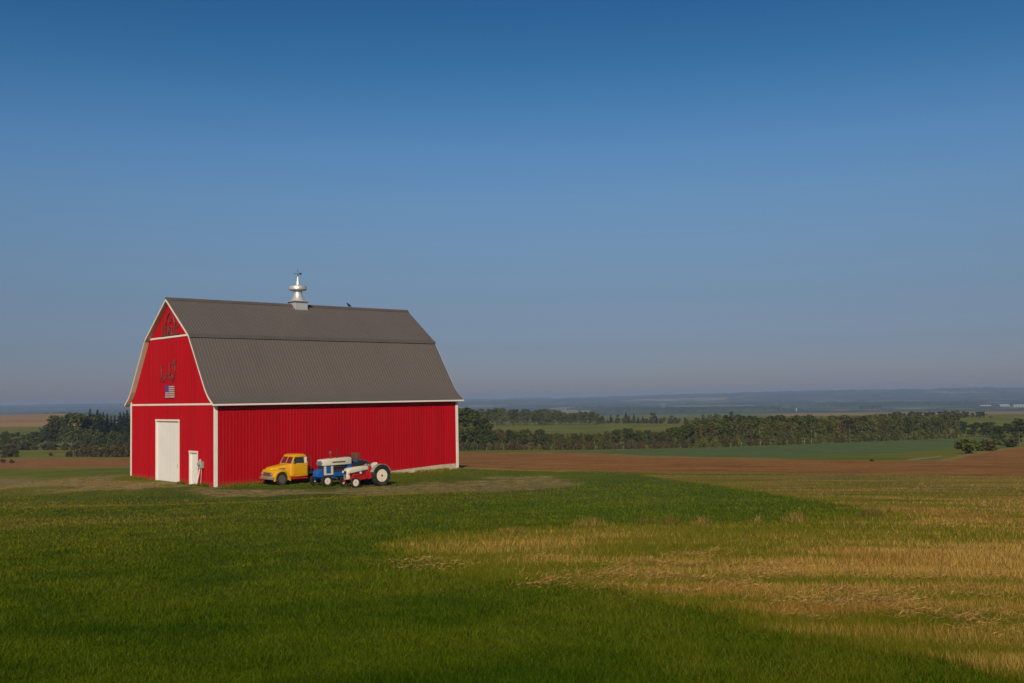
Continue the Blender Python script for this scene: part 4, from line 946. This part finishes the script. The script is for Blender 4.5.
# rank grass left standing against the barn walls
m_ = 9000; ta = np.r_[rg.uniform(-.1, L_, m_ // 2), -rg.uniform(.05, .35, m_ - m_ // 2)]; tb = np.r_[-rg.uniform(.05, .40, m_ // 2), rg.uniform(-.1, W_, m_ - m_ // 2)]
kk = ~((ta < 0) & (((tb > 5.1) & (tb < 9.1)) | ((tb > 2.4) & (tb < 3.7)))) & (fbm(ta + 40, tb + 9, .8, 2) > -.06); ta, tb = ta[kk], tb[kk]
ex, ey = BC[0] + ta * BS[0] + tb * BW[0], BC[1] + ta * BS[1] + tb * BW[1]
x = np.r_[x, ex]; y = np.r_[y, ey]; d = np.r_[d, np.hypot(ex, ey)]; n = len(x); hh_ = np.r_[hh_, rg.uniform(.06, .30, len(ex)) * (.4 + .8 * (fbm(ex, ey, 1.1, 2) + .4))]
lf = (rg.uniform(0, 1, n) < .16) & (fbm(x + 3, y, .7, 2) > -.05); hh_ = np.where(lf, hh_ * .6, hh_)
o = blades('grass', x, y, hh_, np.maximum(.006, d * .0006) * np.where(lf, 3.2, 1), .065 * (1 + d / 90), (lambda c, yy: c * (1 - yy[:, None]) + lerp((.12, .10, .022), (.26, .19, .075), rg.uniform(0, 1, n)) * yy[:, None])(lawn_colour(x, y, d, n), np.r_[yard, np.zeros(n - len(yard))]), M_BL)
tag(o, 'short mown grass blades covering the lawn', 'grass', kind='stuff')
# stubble: stalks in drill rows with swathe bands, green regrowth between
x, y, d = scatter(1400000, 472, 730, 220)
sd = sdist(P_STUB, x, y) + 1.9 * fbm(x, y, 1.8, 3)
k = ((sd > -.25) | ((sd > -2.2) & (rg.uniform(0, 1, len(x)) < .10))) & (d < 110); x, y, d = x[k], y[k], d[k]; stray = sd[k] < -.25
band = y * .92 + .25 * x + .010 * (x - 9) ** 2 + 3.0 * fbm(x, y, 9., 3); sw = .5 + .5 * np.sin(band * 2 * np.pi / 1.55)
pat = fbm(x * .5, y, 7., 3)
P_GRN = gpoly([(610, 526), (860, 514), (880, 522), (1010, 530), (1010, 546), (850, 546), (720, 558), (640, 545)]); P_DRY = gpoly([(770, 562), (880, 543), (1024, 539), (1150, 545), (1150, 600), (860, 592)])
grn = sstep(-1.5, 1.5, sdist(P_GRN, x, y) + 3 * fbm(x, y, 4., 3)); dr2 = sstep(-1.5, 1.5, sdist(P_DRY, x, y) + 2 * fbm(x, y, 4., 3))

dry = np.clip(.60 + 2.8 * fbm(x * .55, y, 4.5, 4) + 2.2 * fbm(x * .6, y, 1.5, 3) + .8 * pat + .26 * (sw - .5) * sstep(45, 20, d) + .16 * sstep(40, 60, d) + .22 * sstep(22, 10, d) + .12 * sstep(60, 85, d), .05, .95)
dry = dry * (1 - .68 * grn) * (.30 + .70 * sstep(-.6, 1.5, sd[k])) + .28 * dr2; isdry = rg.uniform(0, 1, len(x)) < dry
xs, ys, ds = x[isdry], y[isdry], d[isdry]; n = len(xs)
r1 = rg.uniform(0, 1, n); cs = lerp((.20, .112, .024), (.54, .355, .092), r1) * (.75 + .5 * rg.uniform(0, 1, n))[:, None]
brown = sstep(.0, .2, fbm(xs, ys, 3., 2)); cs = cs * (1 - .30 * brown[:, None] * np.array((.5, .9, 1.))[None])
o = blades('stubble', xs, ys, rg.uniform(.03, .135, n) * (.55 + .55 * sw[isdry]) * (1 - .6 * sstep(18, 60, ds)) * np.where(stray[isdry], .45, 1), np.maximum(.0035, ds * .0004), .085, cs, M_ST)
tag(o, 'golden grain stubble standing in curved bands over the field', 'stubble', kind='stuff')
xg, yg, dg = x[~isdry], y[~isdry], d[~isdry]; n = len(xg)
cg = lerp((.078, .105, .004), (.200, .190, .016), rg.uniform(0, 1, n))
o = blades('weeds', xg, yg, rg.uniform(.04, .12, n) * .85, np.maximum(.005, dg * .0005), .08, cg, M_BL)
tag(o, 'green regrowth of weeds between the stubble', 'weeds', kind='stuff')
# matted straw lying in low heaps
def heaps():
    X = []; spots = []
    for (u0, u1, v0, v1, k) in ((610, 790, 566, 596, 20), (790, 920, 592, 620, 17), (530, 610, 556, 582, 4), (415, 470, 560, 572, 2), (930, 1024, 590, 640, 7), (640, 1000, 552, 580, 9), (535, 556, 580, 585, 1)):
        for q in range(k): spots.append((rg.uniform(u0, u1), rg.uniform(v0, v1), rg.uniform(.25, .8), int(rg.uniform(150, 480))))
    for u, v, r_, n_ in spots:
        g = hit(u, v); q = rg.normal(size=(n_, 2)) * np.array((r_, r_ * rg.uniform(.6, 1.1))) * .55; ang = rg.uniform(0, 3.14)
        hgt = .07 * np.exp(-(q ** 2).sum(1) / (r_ * .6) ** 2)
        q = q + .12 * np.sin(q[:, ::-1] * 9 + ang)
        X.append(np.c_[g[0] + q[:, 0], g[1] + q[:, 1], hgt * rg.uniform(.2, 1.1, n_)])
    X = np.concatenate(X); n = len(X); z = Z(X[:, 0], X[:, 1]) + X[:, 2] + .02
    a = rg.uniform(0, 2 * np.pi, n); ln = rg.uniform(.04, .12, n); dx, dy, dz = np.cos(a) * ln, np.sin(a) * ln, rg.normal(0, .04, n)
    wz = rg.uniform(.002, .005, n); P = np.stack([X[:, 0], X[:, 1], z], 1); D = np.stack([dx, dy, dz], 1); U = np.stack([-np.sin(a) * wz * .5, np.cos(a) * wz * .5, wz], 1)
    V = np.stack([P, P + D * .5 + U, P + D, P + D * .5 - U], 1).reshape(-1, 3)
    o = raw_mesh('straw', V, np.arange(4 * n).reshape(n, 4), M_ST, smooth=False)
    c4 = np.ones((n, 4, 4), np.float32); c4[:, :, :3] = (lerp((.20, .110, .030), (.46, .295, .10), rg.uniform(0, 1, n)) )[:, None, :]
    at = o.data.attributes.new('tint', 'FLOAT_COLOR', 'POINT'); at.data.foreach_set('color', c4.ravel())
    tag(o, 'pale matted straw lying in low heaps on the stubble', 'straw', kind='stuff')
heaps()
# dead weed tufts along the lawn edge
TUFT = [(590, 526, 1.5, .34, 'wide golden tuft of tall dry grass at the lawn edge, leftmost', 0), (646, 525, .9, .30, 'brown dead weed tuft just right of the wide golden tuft', 1), (672, 523.5, .8, .34, 'dark brown dead weed tuft mid row along the lawn edge', 1), (703, 524.5, .9, .36, 'broad tan weed tuft right of the dark brown tuft', 0),
        (757, 523.5, .5, .34, 'thin pale weed tuft alone near the middle of the lawn edge', 0), (795, 522, 1.0, .42, 'spiky tan weed tuft where the lawn lobe narrows', 0), (872, 516.5, 1.2, .46, 'bushy brown weed tuft at the tip of the lawn lobe', 1), (890, 512, .7, .32, 'small tan weed tuft just past the bushy brown tuft', 0), (512, 534, 1.2, .26, 'low golden weed tuft left of the row at the lawn edge', 0)]
for u, v, r_, hh, lb, brown in TUFT:
    g = hit(u, v); n = int(170 * r_ + 60); q = np.clip(rg.normal(size=(n, 2)), -2.0, 2.0); fall = np.exp(-.5 * (q ** 2).sum(1) * .6); q = q * np.array((r_, r_ * .45)) * .19
    c = lerp((.13, .075, .024), (.23, .15, .05), rg.uniform(0, 1, n)) if brown else lerp((.20, .125, .032), (.38, .25, .085), rg.uniform(0, 1, n))
    grn_ = rg.uniform(0, 1, n) < .25; c[grn_] = np.array((.09, .11, .015))
    o = blades('weed_tuft', g[0] + q[:, 0], g[1] + q[:, 1], rg.uniform(.2, 1, n) * hh * (.25 + .75 * fall), np.full(n, .016), .20, c, M_ST)
    me = o.data; o.location = (g[0], g[1], float(Z(*g)))
    co = np.empty(len(me.vertices) * 3, np.float32); me.vertices.foreach_get('co', co); co = co.reshape(-1, 3) - np.array(o.location, np.float32); me.vertices.foreach_set('co', co.ravel()); me.update()
    tag(o, lb, 'weeds', 'dead weed tufts along the lawn edge', 'thing')

# ------------------------------------------------------------------ haze: one closed box of even air
hm = bpy.data.materials.new('haze'); hm.use_nodes = True; t = NT(hm); t.n.clear()
pv = t.n.new('ShaderNodeVolumePrincipled'); pv.inputs['Color'].default_value = (.42, .57, .86, 1); pv.inputs['Density'].default_value = 1.75e-4; pv.inputs['Anisotropy'].default_value = 0.0
ho = t.n.new('ShaderNodeOutputMaterial'); t.l(pv.outputs[0], ho.inputs['Volume'])
hz = MB().box(-13500, 13500, -13500, 13500, -80, 17.0).build('haze', hm); tag(hz, 'pale blue haze softening the far valley', 'haze', kind='stuff')
